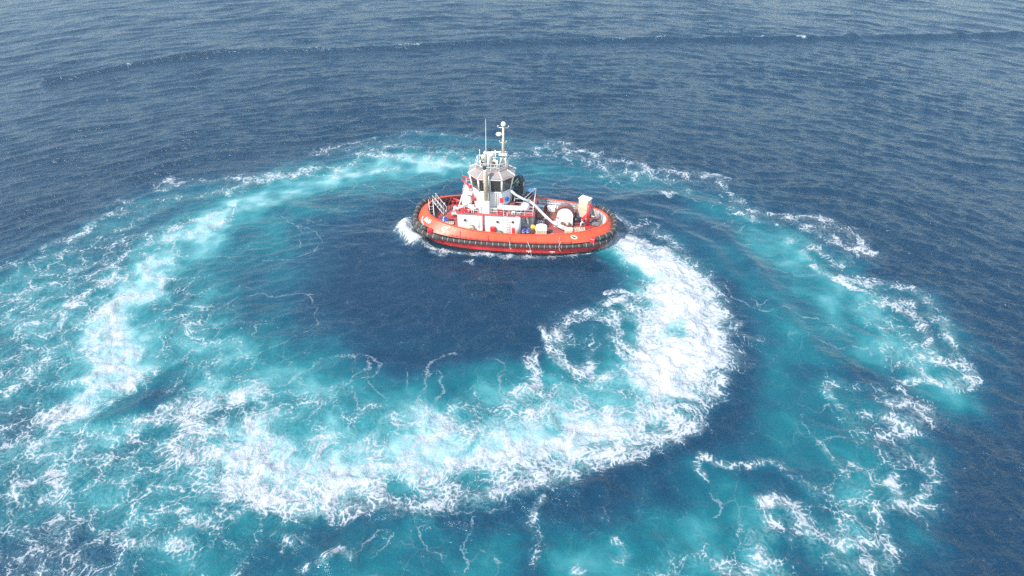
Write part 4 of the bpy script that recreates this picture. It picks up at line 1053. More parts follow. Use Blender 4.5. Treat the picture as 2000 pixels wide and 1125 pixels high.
# interior seen through the glass
MB().prism(octo(CX0, 1.9, 1.35, 1.0, .6, 7.82), octo(CX0, 1.9, 1.35, 1.0, .6, 8.55)).build('console', 'interior', tower)
MB().box((CX0 + 1.9, -.2, 8.5), (.08, 1.9, 1.2)).build('red_blind', 'screen', tower)
for i in range(8):
    j = (i + 1) % 8
    a, b, c, d_ = sill[i], sill[j], head[j], head[i]
    MB().tube([a, d_], .13, 8).build('mullion', 'white', tower)
    n = 2 if i in (0, 4, 2, 6) else 1
    for k in range(n):
        p0, p1 = a.lerp(b, k / n), a.lerp(b, (k + 1) / n); q0, q1 = d_.lerp(c, k / n), d_.lerp(c, (k + 1) / n)
        ctr = (p0 + p1 + q0 + q1) / 4
        quad = [p + (ctr - p) * .07 for p in (p0, p1, q1, q0)]
        w = MB().slab(quad, .04).build('window', 'glass', tower)
        if k: MB().tube([p0, q0], .09, 8).build('mullion', 'white', tower)
        MB().tube([quad[0], quad[1], quad[2], quad[3]], .04, 6, closed=True).build('frame', 'lgrey', w)
eave0 = octo(CX0, 3.2, 2.62, 1.68, 1.0, 9.80); eave1 = octo(CX0, 3.25, 2.66, 1.7, 1.0, 9.95)
rtop = octo(CX0, 2.15, 1.55, 1.15, .7, 10.55)
roof = MB().prism(eave0, eave1).build('roof', 'white', tower)
MB().prism(eave1, rtop).build('roof_slope', 'roofpink', roof)
for i in range(8):
    j = (i + 1) % 8
    q = [eave1[i], eave1[j], rtop[j], rtop[i]]
    ctr = sum(q, Vector()) / 4; nn = (q[1] - q[0]).cross(q[3] - q[0]).normalized()
    if nn.z < 0: nn = -nn
    MB().slab([p + (ctr - p) * .17 + nn * .03 for p in q], .06).build('roof_panel', 'roofgrey', roof)
    MB().tube([eave1[i] + Vector((0, 0, .03)), rtop[i] + Vector((0, 0, .03))], .07, 6).build('roof_rib', 'white', roof)
top = MB().prism([p + Vector((0, 0, .004)) for p in rtop], [p + Vector((0, 0, .12)) for p in rtop]).build('monkey_island', 'roofgrey', roof)
railing('roof_railing', [p + Vector((0, 0, .12)) for p in rtop] + [rtop[0] + Vector((0, 0, .12))], 1.05, 'lgrey', roof, 2, .035)
# tower fittings
MB().box((CX0 + 1.5, -2.1, 6.55), (.45, .22, .75)).build('extinguisher_box', 'fred', tower)
bx = MB().box((CX0 + 2.25, -1.6, 6.5), (.5, .3, .6), R(40)).build('blue_locker', 'blue', tower)
MB().tube([(CX0 + .75, -2.15, 7.6), (CX0 + .75, -2.15, 5.0)], .06, 8).build('pipe', 'grey', tower)
MB().tube([(CX0 + 1.05, -2.15, 7.6), (CX0 + 1.05, -2.15, 5.0)], .04, 8).build('pipe', 'steel', tower)
MB().lathe((CX0 - 2.3, -1.4, 6.2), [(.0, .15), (.3, .15), (.3, -.1), (.0, -.1)], 16, 'Y').build('lamp', 'fred', tower)
dr = MB().box((CX0 + 2.62, 0, 5.85), (.08, .85, 1.9)).build('door', 'white', tower); MB().box((CX0 + 2.7, .3, 5.85), (.06, .06, .25)).build('handle', 'steel', dr)
# exhaust stacks, one each side of the wheelhouse
for y in (-2.75, 2.75):
    b = MB().box((CX0 - .55, y, 5.8), (1.0, .8, 1.9)).build('funnel_casing', 'white', tower)
    MB().tube([(CX0 - .55, y, 6.75), (CX0 - .55, y, 11.3), (CX0 - .62, y - .1, 11.65)], .29, 16).build('exhaust_pipe', 'beige', b)
    MB().tube([(CX0 - .62, y - .1, 11.60), (CX0 - .66, y - .14, 11.95)], .25, 14).build('exhaust_mouth', 'black', b)
    MB().tube([(CX0 - .1, y, 6.7), (CX0 - .1, y, 10.6)], .09, 8).build('generator_exhaust', 'steel', b)
    MB().box((CX0 - .55, y, 9.6), (.75, .12, .12)).build('pipe_clamp', 'lgrey', b)

# ------------------------------------------------------------------ mast and aerials on the roof
RT = 10.67
mast = MB()
for sx, sy in ((-.55, -.55), (.55, -.55), (.0, .65)): mast.tube([(-1.5 + sx, sy, RT), (-1.5 + sx * .2, sy * .2, 12.6)], .08, 8)
mast.tube([(-1.5, 0, 12.4), (-1.5, 0, 14.4), (-1.45, 0, 16.6)], [.20, .17, .13], 10)
mast = mast.build('mast', 'cream', tug)
MB().box((-1.5, 0, 12.62), (1.1, 1.3, .08)).build('mast_platform', 'lgrey', mast)
MB().tube([(-2.2, 0, 16.35), (-.7, 0, 16.35)], .05, 8).build('yard', 'lgrey', mast)
MB().tube([(-2.0, 0, 14.2), (-1.0, 0, 14.2)], .05, 8).build('yard', 'lgrey', mast)
for x, z in ((-2.15, 16.5), (-.75, 16.5), (-1.95, 14.35), (-1.05, 14.35), (-1.8, 12.85), (-1.15, 12.85)):
    MB().lathe((x, 0, z), [(0, -.12), (.10, -.1), (.12, .1), (.0, .17)], 10).build('navigation_light', 'steel', mast)
MB().lathe((-1.45, 0, 16.75), [(0, -.2), (.28, -.15), (.34, .1), (.25, .35), (0, .45)], 14).build('masthead_dome', 'white', mast)
MB().lathe((-2.05, -.1, 15.45), [(0, -.22), (.30, -.2), (.42, 0), (.30, .18), (0, .22)], 16).build('radome', 'white', mast)
MB().box((-1.7, 0, 15.35), (.6, .08, .08)).build('bracket', 'lgrey', mast)
ra = MB().lathe((-3.1, -.1, RT), [(0, 0), (.13, 0), (.13, 1.55), (.24, 1.6), (.24, 1.95), (0, 2.0)], 14).build('radar_pedestal', 'white', tug)
MB().box((-3.1, -.1, 2.08 + RT), (2.2, .16, .2), R(14)).build('radar_scanner', 'white', ra)
for (x, y, h, r, m_) in ((-3.45, -.9, 2.0, .10, 'white'), (-5.0, -.4, 1.3, .05, 'lgrey'), (-4.8, .5, 1.9, .05, 'lgrey'), (-2.2, -1.1, 1.2, .06, 'white'), (-1.05, -.8, 1.5, .06, 'lgrey'), (-2.7, .9, 1.7, .06, 'white'), (-4.5, -1.1, 1.1, .07, 'white'), (-1.2, .9, 1.6, .05, 'lgrey'), (-4.15, .95, 1.5, .06, 'white')):
    a_ = MB().tube([(x, y, RT), (x, y, RT + h)], r, 8).build('aerial', m_, tug)
    MB().lathe((x, y, RT + h), [(r, -.02), (r * 1.9, .05), (r * 1.6, .2), (0, .28)], 10).build('aerial_tip', 'white', a_)
MB().tube([(-3.85, 0, RT), (-3.85, 0, 12.6), (-3.80, 0, 17.4)], [.07, .05, .018], 8).build('whip_aerial', 'lgrey', tug)
for x, y, z, rz in ((-4.2, -.95, 1.75, .4), (-2.6, -.75, 1.0, -.3)):
    s_ = MB().tube([(x, y, RT), (x, y, RT + z - .25)], .06, 8).build('searchlight', 'beige', tug)
    d0 = Vector((math.cos(rz + 2.2), math.sin(rz + 2.2) * -1, -.1)).normalized() * .28; c0 = Vector((x, y, RT + z))
    MB().tube([c0 - d0, c0 - d0 * .7, c0 + d0], [.18, .30, .32], 14).build('lamp_drum', 'beige', s_)
    MB().tube([c0 + d0 * .98, c0 + d0 * 1.06], .28, 14).build('lens', 'glass', s_)
MB().lathe((-4.35, -1.2, RT + .9), [(0, .25), (.26, .25), (.1, -.1), (0, -.2)], 14, 'Y').build('horn', 'black', tug)

# ------------------------------------------------------------------ fire monitors and life-raft forward
def monitor(x, y, z, rz, up):
    o = MB().tube([(x, y, z), (x, y, z + .7)], .12, 10).build('fire_monitor', 'fred', tug)
    c = Vector((x, y, z + .75)); d_ = Vector((math.cos(rz) * math.cos(up), math.sin(rz) * math.cos(up), math.sin(up)))
    MB().lathe(c, [(0, -.25), (.24, -.2), (.26, .15), (0, .25)], 12).build('swivel', 'fred', o)
    MB().tube([c, c + d_ * .5, c + d_ * 1.35], [.17, .15, .08], 10).build('nozzle', 'fred', o)
    MB().tube([c + d_ * 1.3, c + d_ * 1.5], [.10, .12], 10).build('nozzle_tip', 'fred', o)
monitor(-6.15, -.6, 6.9, R(165), R(35)); monitor(-7.0, -1.6, 4.87, R(170), R(15)); monitor(-6.15, 1.2, 6.9, R(165), R(20))
pf = MB().box((-6.4, 0, 6.85), (1.3, 3.2, .1))
for y in (-1.5, 1.5): pf.tube([(-6.9, y, 4.87), (-6.9, y, 6.85)], .07, 8)
pf.build('monitor_platform', 'lgrey', tug)
railing('platform_railing', [(-5.9, -1.6, 6.9), (-7.0, -1.6, 6.9), (-7.0, 1.6, 6.9), (-5.9, 1.6, 6.9)], .9, 'white', tug)
MB().lathe((-6.55, -1.35, 5.75), [(0, -.85), (.45, -.8), (.72, -.35), (.76, .1), (.62, .6), (.3, .88), (0, .95)], 20).build('satellite_dome', 'white', tug)
MB().box((-6.55, -1.35, 4.95), (.6, .6, .2)).build('dome_base', 'white', tug)
rs_ = MB()
for y in (-.9, -1.9): rs_.tube([(-7.7, y, 4.9), (-7.2, y, 6.4), (-6.8, y, 6.9)], .05, 6)
for k in range(6): rs_.tube([(-7.7 + .09 * k, -.9, 5.0 + k * .3), (-7.7 + .09 * k, -1.9, 5.0 + k * .3)], .035, 6)
rs_.build('ladder', 'white', tug)
cr_ = MB().lathe((-7.2, -2.3, 5.2), [(0, -.35), (.34, -.35), (.34, .35), (0, .35)], 16, 'X').build('liferaft_canister', 'white', tug)

# ------------------------------------------------------------------ boat-deck gear aft of the wheelhouse
tk = MB().tube([(-2.1, -2.05, 5.35), (-1.9, -2.05, 5.35), (1.4, -2.05, 5.4), (1.6, -2.05, 5.4)], [.25, .38, .38, .25], 18).build('silencer', 'lgrey', tug)
for x in (-1.5, 0, 1.2): MB().box((x, -2.05, 4.98), (.12, .6, .3)).build('cradle', 'grey', tk)
MB().lathe((1.75, -1.7, 5.55), [(0, -.6), (.45, -.55), (.62, -.1), (.55, .4), (0, .62)], 18).build('expansion_tank', 'lgrey', tug)
# knuckle-boom crane, folded, black
CB = Vector((.55, 1.3, 4.87))
kr = MB().lathe(CB, [(0, 0), (.5, 0), (.5, .35), (.34, .4), (.34, 1.5), (0, 1.55)], 16).build('crane', 'black', tug)
MB().box(CB + Vector((0, 0, 1.85)), (1.3, 1.1, 1.1)).build('slew_house', 'black', kr)
MB().tube([CB + Vector((.1, 0, 1.6)), CB + Vector((.5, 0, 2.9)), CB + Vector((.15, 0, 3.75))], [.46, .44, .40], 8).build('main_boom', 'black', kr)
MB().tube([CB + Vector((.15, 0, 3.7)), CB + Vector((-.55, 0, 3.2)), CB + Vector((-1.1, 0, 2.2))], [.38, .36, .30], 8).build('knuckle_boom', 'black', kr)
MB().tube([CB + Vector((.55, -.3, 1.9)), CB + Vector((.75, -.3, 3.1))], .11, 8).build('ram', 'steel', kr)
MB().tube([CB + Vector((-.1, -.3, 3.6)), CB + Vector((-.8, -.3, 2.7))], .10, 8).build('ram', 'yellow', kr)
MB().tube([CB + Vector((-.3, -.3, 2.2)), CB + Vector((-.75, -.3, 1.7)), CB + Vector((-.6, -.3, .9))], .16, 8).build('hydraulic_hose', 'blue', kr)
for dx in (-.7, .75): MB().box(CB + Vector((dx, -.1, .4)), (.5, .9, .8)).build('valve_block', 'black', kr)
# long white jib: two pipes leading down to the after deck
jib0 = [(-.45, -1.15, 7.75), (.3, -1.1, 7.0), (1.4, -1.05, 6.35), (2.15, -1.0, 6.05)]
jib1 = [(2.15, -1.0, 6.08), (2.8, -1.05, 5.6), (4.4, -1.2, 4.0), (5.6, -1.35, 2.95), (6.2, -1.45, 2.6)]
jb = MB().tube(jib0, .17, 10).build('jib', 'lgrey', tug)
MB().tube([Vector(p) + Vector((.14, -.1, 0)) for p in jib1], .16, 10).build('jib_pipe', 'white', jb)
MB().tube([Vector(p) + Vector((-.18, .22, 0)) for p in jib1], .15, 10).build('jib_pipe', 'white', jb)
MB().box((2.15, -1.0, 6.05), (.5, .5, .45), 0, R(25)).build('jib_elbow', 'steel', jb)
MB().tube([(6.2, -1.5, 2.62), (7.0, -1.65, 2.3), (7.9, -1.8, 2.05)], .17, 10).build('jib_tail', 'grey', jb)
MB().tube([(6.0, -1.1, 2.75), (7.0, -1.3, 2.45), (7.9, -1.45, 2.2)], .13, 10).build('jib_tail', 'white', jb)
# rails, posts and pipework of the casing top
railing('casing_railing', [(1.2, -1.9, 4.62), (2.85, -1.9, 4.62), (2.85, 1.9, 4.62)], 1.0, 'white', tug, 2, .04)
fr_ = MB()
for x, y in ((.1, -.6), (1.4, -.6), (.1, 2.6), (2.8, 2.6)): fr_.tube([(x, y, 4.87), (x, y, 6.1)], .05, 6)
fr_.tube([(.1, -.6, 6.1), (1.4, -.6, 6.1), (2.8, 2.6, 6.1), (.1, 2.6, 6.1)], .05, 6, closed=True)
fr_.tube([(.1, -.6, 5.5), (1.4, -.6, 5.5), (2.8, 2.6, 5.5), (.1, 2.6, 5.5)], .04, 6, closed=True)
fr_.build('pipe_frame', 'lgrey', tug)
for x, y in ((1.2, 1.4), (1.7, 2.2), (.9, 2.5)): MB().lathe((x, y, 4.87), [(0, 0), (.22, 0), (.22, .7), (.1, .85), (0, .9)], 12).build('gas_bottle', 'brown' if x > 1.5 else 'grey', tug)
dr2 = MB().box((2.935, .5, 3.0), (.06, .85, 1.9)).build('casing_door', 'lgrey', house); MB().box((2.99, .8, 3.0), (.06, .06, .25)).build('handle', 'steel', dr2)
MB().tube([(1.9, -2.1, 4.4), (2.1, -2.15, 3.6), (2.25, -2.2, 3.0)], .13, 8).build('vent_hose', 'white', house)
MB().box((2.2, -1.95, 3.6), (.9, .06, 1.3)).build('louvre', 'steel', house)

# ------------------------------------------------------------------ after deck
DZ = 1.80
# towing winch
wn = MB().box((7.3, .9, DZ + .25), (2.6, 2.3, .4)).build('towing_winch', 'red', tug)
MB().lathe((7.3, .75, DZ + 1.55), [(0, -.7), (1.22, -.7), (1.22, -.58), (.85, -.55), (.85, .75), (1.22, .78), (1.22, .9), (0, .9)], 26, 'Y').build('drum', 'rope', wn)
gd = MB()
arc = [(math.cos(t), math.sin(t)) for t in np.linspace(0, math.pi, 13)]
front = [Vector((7.3 + 1.15 * c, -.15, DZ + 1.55 + 1.15 * s)) for c, s in arc]
front = [Vector((8.45, -.45, DZ + .25))] + front + [Vector((6.15, -.45, DZ + .25))]
back = [p + Vector((0, .30, 0)) for p in front]
gd.prism(front, back); gd.build('winch_guard', 'white', wn)
MB().tube([Vector((7.3 + 1.22 * c, .45, DZ + 1.58 + 1.22 * s)) for c, s in arc], .16, 8).build('drum_rim', 'maroon', wn)
for x in (6.9, 7.15, 7.95):
    MB().lathe((x, -.75, DZ + .55), [(0, -.5), (.17, -.5), (.22, 0), (.12, .45), (0, .5)], 10).build('brake_cylinder', 'brown', wn)
MB().box((7.4, -.75, DZ + .2), (2.0, .5, .35)).build('brake_bed', 'brown', wn)
mt = MB().lathe((9.0, .5, DZ + .75), [(0, -.55), (.4, -.55), (.42, .5), (.0, .55)], 16, 'X').build('winch_motor', 'black', wn)
MB().box((9.0, .5, DZ + .25), (1.0, .9, .35)).build('motor_bed', 'maroon', wn)
MB().tube([(8.85, .95, DZ + .3), (8.85, .95, DZ + 1.75)], .14, 8).build('control_stand', 'black', wn)
# towing post with its stays
tp = MB().tube([(10.6, .1, DZ - .05), (10.6, .1, DZ + 3.6)], .24, 12).build('towing_post', 'red', tug)
for y, x1 in ((.35, 9.3), (-.15, 9.5)):
    MB().tube([(10.45, y, DZ + 2.0), (x1, y + .3, DZ + .25)], .11, 8).build('stay', 'red', tp)
MB().tube([(9.2, .7, DZ + .1), (9.7, .3, DZ + .9), (10.3, -.2, DZ + .25)], .13, 8).build('chain_stopper', 'steel', tp)
MB().box((10.6, .1, DZ + .05), (.9, .9, .14)).build('base_plate', 'red', tp)
# bitts along the bulwark
for x, y in ((4.2, 4.1), (9.0, -3.1), (-9.2, 3.4), (-11.0, -1.9)):
    b = MB().box((x, y, (DZ if x > 0 else 2.1) + .08), (1.1, .5, .14)).build('bitts', 'red', tug)
    for dx in (-.32, .32): MB().lathe((x + dx, y, DZ if x > 0 else 2.1), [(.15, 0), (.15, .65), (.2, .68), (.2, .78), (0, .8)], 12).build('bollard_post', 'red', b)
# stern crescent platform and roller
MB().box((13.0, 0, DZ + .4), (.5, 2.2, .7)).build('stern_roller_housing', 'bwhite', tug)
# pipework and lockers along the far (starboard) bulwark
sp = MB()
for z in (2.5, 2.85): sp.tube([(3.2, 4.35, z), (6.0, 4.2, z), (8.6, 3.7, z)], .06, 6)
for x, y in ((3.4, 4.3), (4.6, 4.28), (5.8, 4.2), (7.2, 3.95)): sp.tube([(x, y, DZ), (x, y, 3.0)], .07, 6)
sp.build('deck_pipes', 'lgrey', tug)
for x, y, mname in ((3.5, 3.7, 'grey'), (5.2, 3.75, 'white'), (6.6, 3.5, 'bwhite')):
    l = MB().box((x, y, DZ + .4), (1.2, .6, .8)).build('deck_locker', mname, tug)
    MB().box((x, y, DZ + .83), (1.26, .66, .07)).build('locker_lid', 'lgrey' if mname == 'grey' else 'white', l)
hb = MB().box((4.0, 1.8, DZ + .18), (1.6, 1.2, .32)).build('hatch', 'deckred', tug)
MB().box((4.0, 1.8, DZ + .37), (1.3, .9, .06)).build('hatch_lid', 'brown', hb)
MB().box((4.9, .2, DZ + .05), (1.1, .5, .06)).build('deck_plate', 'maroon', tug)
for x, y in ((3.35, -.3), (3.7, -.15), (3.95, -.35)): MB().tube([(x, y, DZ), (x + .25, y, DZ + .7)], .10, 8).build('mooring_pin', 'white', tug)
bl = MB().lathe((5.95, -.5, DZ), [(.16, 0), (.12, .5), (.26, .6), (.26, .85), (0, .9)], 12).build('deck_ventilator', 'white', tug)

# ------------------------------------------------------------------ loose things on the after deck
def thing(name, label, cat, loc, rz=0.0, group=None):
    o = bpy.data.objects.new(name, None); COL.objects.link(o)
    on_tug(o, loc, rz); return tag(o, label, cat, group)
# blue drums
dprof = [(0, 0), (.29, 0), (.30, .28), (.315, .30), (.30, .32), (.30, .58), (.315, .60), (.30, .62), (.29, .90), (.27, .90), (.27, .88), (0, .88)]
for k, (x, y, lab) in enumerate(((1.62, -3.0, 'blue oil drum standing nearest the white deckhouse tank'), (2.28, -2.95, 'blue oil drum standing beside the yellow float'))):
    t_ = thing('oil_drum', lab, 'drum', (x, y, DZ), 0, 'blue drums by the deckhouse')
    b = MB().lathe((0, 0, 0), dprof, 20).build('drum_body', 'drumblue', t_)
    MB().lathe((0, 0, .5), [(.305, -.06), (.31, -.05), (.31, .05), (.305, .06)], 20).build('drum_band', 'lgrey', t_)
    MB().lathe((.12, .08, .88), [(.05, 0), (.05, .04), (0, .04)], 8).build('bung', 'steel', t_)
t_ = thing('yellow_float', 'yellow float tied on a brown stand between drums and cream crate', 'float', (2.95, -2.75, DZ))
st_ = MB()
for sx in (-.22, .22):
    for sy in (-.22, .22): st_.tube([(sx, sy, 0), (sx * .8, sy * .8, .85)], .05, 6)
st_.box((0, 0, .85), (.6, .6, .08)).box((0, 0, .4), (.5, .5, .06)); st_.build('stand', 'brown', t_)
MB().lathe((0, 0, 1.15), [(0, -.28), (.25, -.22), (.36, 0), (.27, .22), (0, .30)], 14).build('buoy', 'yellow', t_)
MB().lathe((.28, -.1, 1.05), [(0, -.18), (.18, -.1), (.2, .05), (0, .18)], 12).build('buoy', 'yellow', t_)
MB().tube([(-.3, -.25, .1), (0, -.33, .55), (.3, -.25, .2)], .06, 6).build('lashing', 'brown', t_)
t_ = thing('deck_crate', 'cream deck crate under a white rounded cover, port side aft of the drums', 'crate', (4.15, -3.05, DZ), R(2))
for k in range(5): MB().box((-.6 + k * .3, -.55, .62), (.28, .06, 1.1)).build('plank', 'cream', t_)
for k in range(5): MB().box((-.6 + k * .3, .55, .62), (.28, .06, 1.1)).build('plank', 'cream', t_)
for sx in (-.75, .75):
    for k in range(4): MB().box((sx, -.39 + k * .26, .62), (.06, .25, 1.1)).build('plank', 'cream', t_)
MB().box((0, 0, .06), (1.7, 1.3, .1)).build('pallet_base', 'wood', t_)
cv = MB(); ca = np.linspace(0, math.pi, 9)
cv.prism([Vector((.82 * math.cos(a), -.62, 1.15 + .42 * math.sin(a))) for a in ca], [Vector((.82 * math.cos(a), .62, 1.15 + .42 * math.sin(a))) for a in ca])
cv.build('cover', 'white', t_)
t_ = thing('tall_cabinet', 'tall cream cabinet with white lid at the starboard quarter', 'cabinet', (10.05, 2.75, DZ), R(-30))
MB().box((0, 0, 1.5), (1.55, 1.1, 2.9)).build('cabinet_body', 'cream', t_)
MB().box((0, 0, 3.02), (1.66, 1.2, .14)).build('lid', 'white', t_)
MB().box((0, -.56, 1.5), (1.3, .04, 2.5)).build('cabinet_door', 'cream', t_)
MB().box((.5, -.6, 1.5), (.06, .06, .3)).build('handle', 'steel', t_)
MB().box((0, 0, .03), (1.6, 1.15, .1)).build('plinth', 'wood', t_)
t_ = thing('wooden_pallet', 'weathered wooden pallet with planks lying at the foot of the towing post', 'pallet', (9.2, -1.65, DZ), R(12))
for k in range(7): MB().box((-.95 + k * .32, 0, .42), (.26, 1.1, .05)).build('plank', 'wood', t_)
for y in (-.45, 0, .45): MB().box((0, y, .3), (2.2, .1, .16)).build('bearer', 'wood', t_)
for y in (-.45, .45): MB().box((0, y, .11), (2.2, .1, .2)).build('bearer', 'wood', t_)
t_ = thing('wooden_box', 'small cream wooden box at the tail end of the white jib', 'box', (7.95, -2.25, DZ), R(6))
for k in range(4): MB().box((-.42 + k * .28, 0, .78), (.26, .9, .05)).build('plank', 'cream', t_)
MB().box((0, 0, .40), (1.1, .9, .7)).build('box_body', 'cream', t_)
MB().box((0, -.47, .5), (.9, .04, .12)).build('batten', 'wood', t_)
def coil(name, label, loc, r0, turns, rad, mat):
    pts = []
    for k in range(turns * 18):
        a = k * 2 * math.pi / 18; r = r0 - (k / 18) * rad * 1.1
        pts.append((r * math.cos(a), r * math.sin(a) * .9, rad + (k % 54) * .004))
    o = MB().tube(pts, rad, 6).build(name, mat)
    on_tug(o, loc); return tag(o, label, 'rope')
coil('rope_coil', 'dark hawser coiled flat on the deck at the stern', (11.9, 1.0, DZ + .02), 1.05, 6, .11, 'rope')
coil('rope_coil', 'pale thin rope coiled beside the dark hawser at the stern', (12.3, -.6, DZ + .02), .45, 3, .07, 'ropel')
t_ = thing('blue_bin', 'blue tapered bin standing behind the engine casing rail', 'bin', (2.15, 2.45, 4.87))
MB().lathe((0, 0, 0), [(0, 0), (.28, 0), (.44, .85), (.47, .86), (.47, .93), (.40, .93), (.25, .08), (0, .08)], 18).build('bin_body', 'blue', t_)
MB().lathe((0, 0, .93), [(.47, 0), (.47, .05), (.2, .12), (0, .13)], 18).build('lid', 'skyblue', t_)
# ------------------------------------------------------------------ fore deck
FZ = 2.03
t_ = thing('tarpaulin_bundle', 'dark blue tarpaulin bundle on the fore deck beside a small pallet', 'bundle', (-10.0, -1.0, FZ))
bm = bmesh.new(); bmesh.ops.create_icosphere(bm, subdivisions=3, radius=1.0)
for v in bm.verts:
    n_ = v.co.normalized(); k_ = 1 + .16 * math.sin(5 * n_.x + 3 * n_.z) + .12 * math.sin(9 * n_.y + 4 * n_.x)
    v.co = Vector((n_.x * .75 * k_, n_.y * .55 * k_, max(-.02, n_.z * .55 * k_)))
b = MB(); b.add([v.co.copy() for v in bm.verts], [tuple(v.index for v in f.verts) for f in bm.faces], True); bm.free()
b.build('tarpaulin', 'drumblue', t_)
MB().tube([(-.1, -.6, .1), (-.12, -.35, .5), (-.1, .1, .62), (-.1, .6, .1)], .07, 6).build('lashing', 'white', t_)
MB().tube([(.5, -.4, .1), (.8, -.2, .35), (1.3, .1, .2)], .12, 8).build('dark_roll', 'black', t_)
t_ = thing('small_pallet', 'small wooden pallet on the fore deck in front of the deckhouse', 'pallet', (-9.15, -1.75, FZ), R(8))
for k in range(5): MB().box((-.5 + k * .25, 0, .2), (.2, .8, .04)).build('plank', 'wood', t_)
for y in (-.32, .32): MB().box((0, y, .09), (1.2, .08, .16)).build('bearer', 'brown', t_)
def stair(label, base, top, w):
    b0, t0 = Vector(base), Vector(top)
    root = thing('gangway', label, 'gangway', b0)
    d_ = t0 - b0; side = Vector((-d_.y, d_.x, 0)).normalized() * w / 2
    for s_ in (-1, 1):
        MB().tube([side * s_, d_ + side * s_], .075, 6).build('stringer', 'lgrey', root)
        hr = MB().tube([side * s_, side * s_ + Vector((0, 0, .95)), d_ + side * s_ + Vector((0, 0, .95)), d_ + side * s_], .04, 6).build('handrail', 'lgrey', root)
        for k in (.25, .5, .75): MB().tube([d_ * k + side * s_, d_ * k + side * s_ + Vector((0, 0, .95))], .03, 6).build('stanchion', 'lgrey', hr)
    n = 6
    for k in range(n):
        p = d_ * ((k + .5) / n)
        MB().box(p, (.28, w, .04), math.atan2(d_.y, d_.x)).build('tread', 'steel', root)
stair('grey stepped gangway leaning on the starboard bow bulwark, pale treads showing', (-10.3, 1.1, FZ), (-12.0, 1.9, 3.75), .75)
stair('grey stepped gangway against the bow bulwark, farther forward of the pair', (-11.7, -1.4, FZ + .05), (-12.15, .4, 3.7), .6)
MB().box((-10.9, 3.2, FZ + .35), (.6, .5, .6)).build('fairlead', 'steel', tug)
aw = MB().box((-8.9, .9, FZ + .2), (.9, 1.6, .35)).build('anchor_windlass', 'red', tug)
MB().lathe((-8.9, .9, FZ + .65), [(0, -1.0), (.3, -1.0), (.3, -.8), (.2, -.75), (.2, .75), (.3, .8), (.3, 1.0), (0, 1.0)], 14, 'Y').build('windlass_drum', 'grey', aw)

# ------------------------------------------------------------------ lines, hoses and small gear lying about
rnd = random.Random(12)
def line_on_deck(name, mat, pts, r):
    P = [Vector(p) for p in pts]; out = []
    for a, b in zip(P[:-1], P[1:]):
        for k in range(6):
            q = a.lerp(b, k / 6); q += Vector((rnd.uniform(-.09, .09), rnd.uniform(-.09, .09), 0)); out.append(q)
    out.append(P[-1])
    return MB().tube(out, r, 6).build(name, mat, tug)
line_on_deck('tow_line', 'ropel', [(8.3, .6, DZ + 1.2), (9.6, .4, DZ + .6), (10.9, .5, DZ + .12), (11.6, .8, DZ + .14)], .08)
line_on_deck('deck_hose', 'black', [(3.2, -.9, DZ + .07), (4.4, -1.6, DZ + .07), (5.6, -2.4, DZ + .07), (7.0, -3.2, DZ + .07)], .06)
line_on_deck('deck_hose', 'green', [(3.3, 1.0, DZ + .06), (4.8, 2.9, DZ + .06), (6.4, 2.6, DZ + .06)], .05)
line_on_deck('mooring_line', 'rope', [(-11.0, -1.9, 2.2), (-10.4, .2, 2.16), (-9.9, 2.0, 2.14), (-9.2, 3.3, 2.2)], .07)
line_on_deck('mooring_line', 'ropel', [(-9.3, 3.2, 2.2), (-8.5, 2.4, 2.12), (-8.2, 1.2, 2.1)], .06)
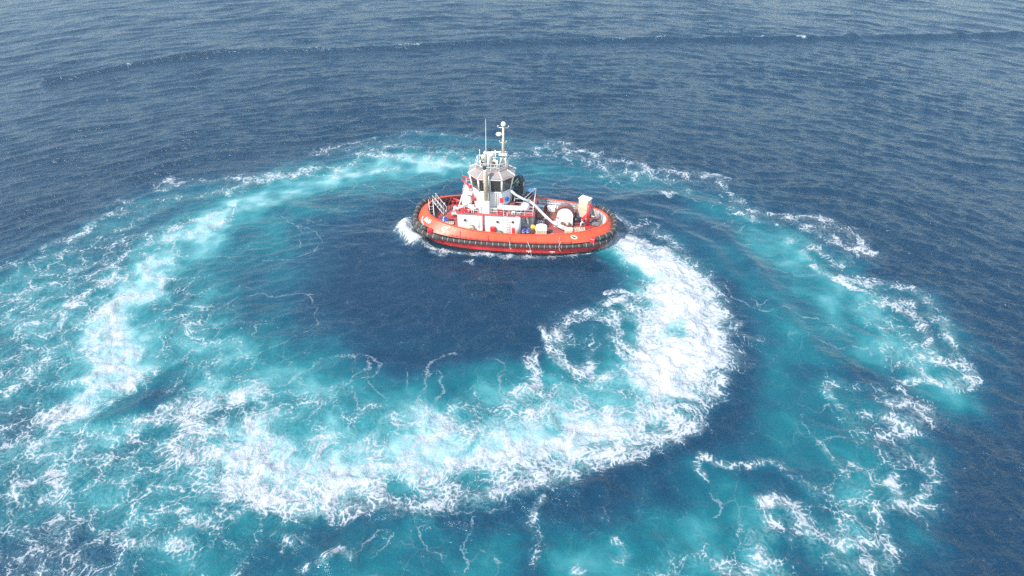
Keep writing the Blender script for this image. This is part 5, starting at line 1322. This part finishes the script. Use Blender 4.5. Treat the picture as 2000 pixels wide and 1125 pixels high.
for k, (x, y, dx, dy, dz, mt_) in enumerate(((5.6, -2.9, .5, .35, .3, 'grey'), (6.0, 1.9, .6, .5, .45, 'brown'), (8.9, 2.2, .7, .5, .4, 'steel'), (8.4, 3.1, .5, .4, .5, 'wood'),
                                 (9.9, 1.4, .45, .45, .3, 'black'), (11.4, 2.5, .5, .4, .35, 'steel'), (5.0, -1.9, .35, .3, .25, 'yellow'), (3.4, -1.4, .5, .4, .5, 'grey'))):
    b = MB().box((x, y, DZ + dz / 2 + .02), (dx, dy, dz), rnd.uniform(-.5, .5)).build('gear_box', mt_, tug)
    MB().box((x, y, DZ + dz + .04), (dx * .7, .05, .04), rnd.uniform(-.5, .5)).build('lid_bar', 'black', b)
for x, y, h in ((4.3, -.2, 1.0), (6.1, -.2, 1.2), (9.6, -.4, .8), (3.2, 2.6, 1.1)):
    v_ = MB().tube([(x, y, DZ), (x, y, DZ + h), (x + .18, y, DZ + h + .12)], .09, 8).build('vent_pipe', 'bwhite', tug)
    MB().lathe((x + .2, y, DZ + h + .1), [(0, -.1), (.15, -.08), (.15, .08), (0, .1)], 10, 'X').build('vent_head', 'fred' if h > 1 else 'white', v_)
# fittings around the wheelhouse foot
for x, y, z, d3, mt_ in ((-5.3, -2.5, 5.15, (.5, .4, .55), 'lgrey'), (-2.35, -2.6, 5.2, (.55, .45, .65), 'grey'), (-1.7, -2.75, 5.1, (.4, .35, .45), 'brown'), (-6.9, -2.6, 5.05, (.6, .4, .4), 'fred'),
                     (.2, -2.8, 5.05, (.5, .4, .4), 'white'), (1.0, -2.75, 5.0, (.45, .35, .3), 'grey'), (-.2, -1.0, 5.3, (.9, .8, .9), 'maroon'), (-7.3, .4, 5.2, (.5, 1.2, .7), 'white')):
    b = MB().box((x, y, z), d3).build('deck_fitting', mt_, house)
    MB().box((x, y - d3[1] / 2 - .02, z), (d3[0] * .6, .03, d3[2] * .6)).build('fitting_cover', 'steel', b)
for x in (-6.9, -6.1, -1.6): MB().lathe((x, -3.12, 5.35), [(.34, -.06), (.34, .06), (.22, .07), (.22, -.07), (.34, -.06)], 18, 'Y').build('lifebuoy', 'fred', house)
# stern and bow tyres of the shelf: short wash chains
for x in (-12.6, -13.3, 12.9, 13.5):
    p = bul_pt(x, .25)
    MB().tube([p + Vector((0, -.04, .1)), p + Vector((0, -.12, -.25)), p + Vector((0, -.2, -.6))], .05, 6).build('fender_chain', 'steel', bul)
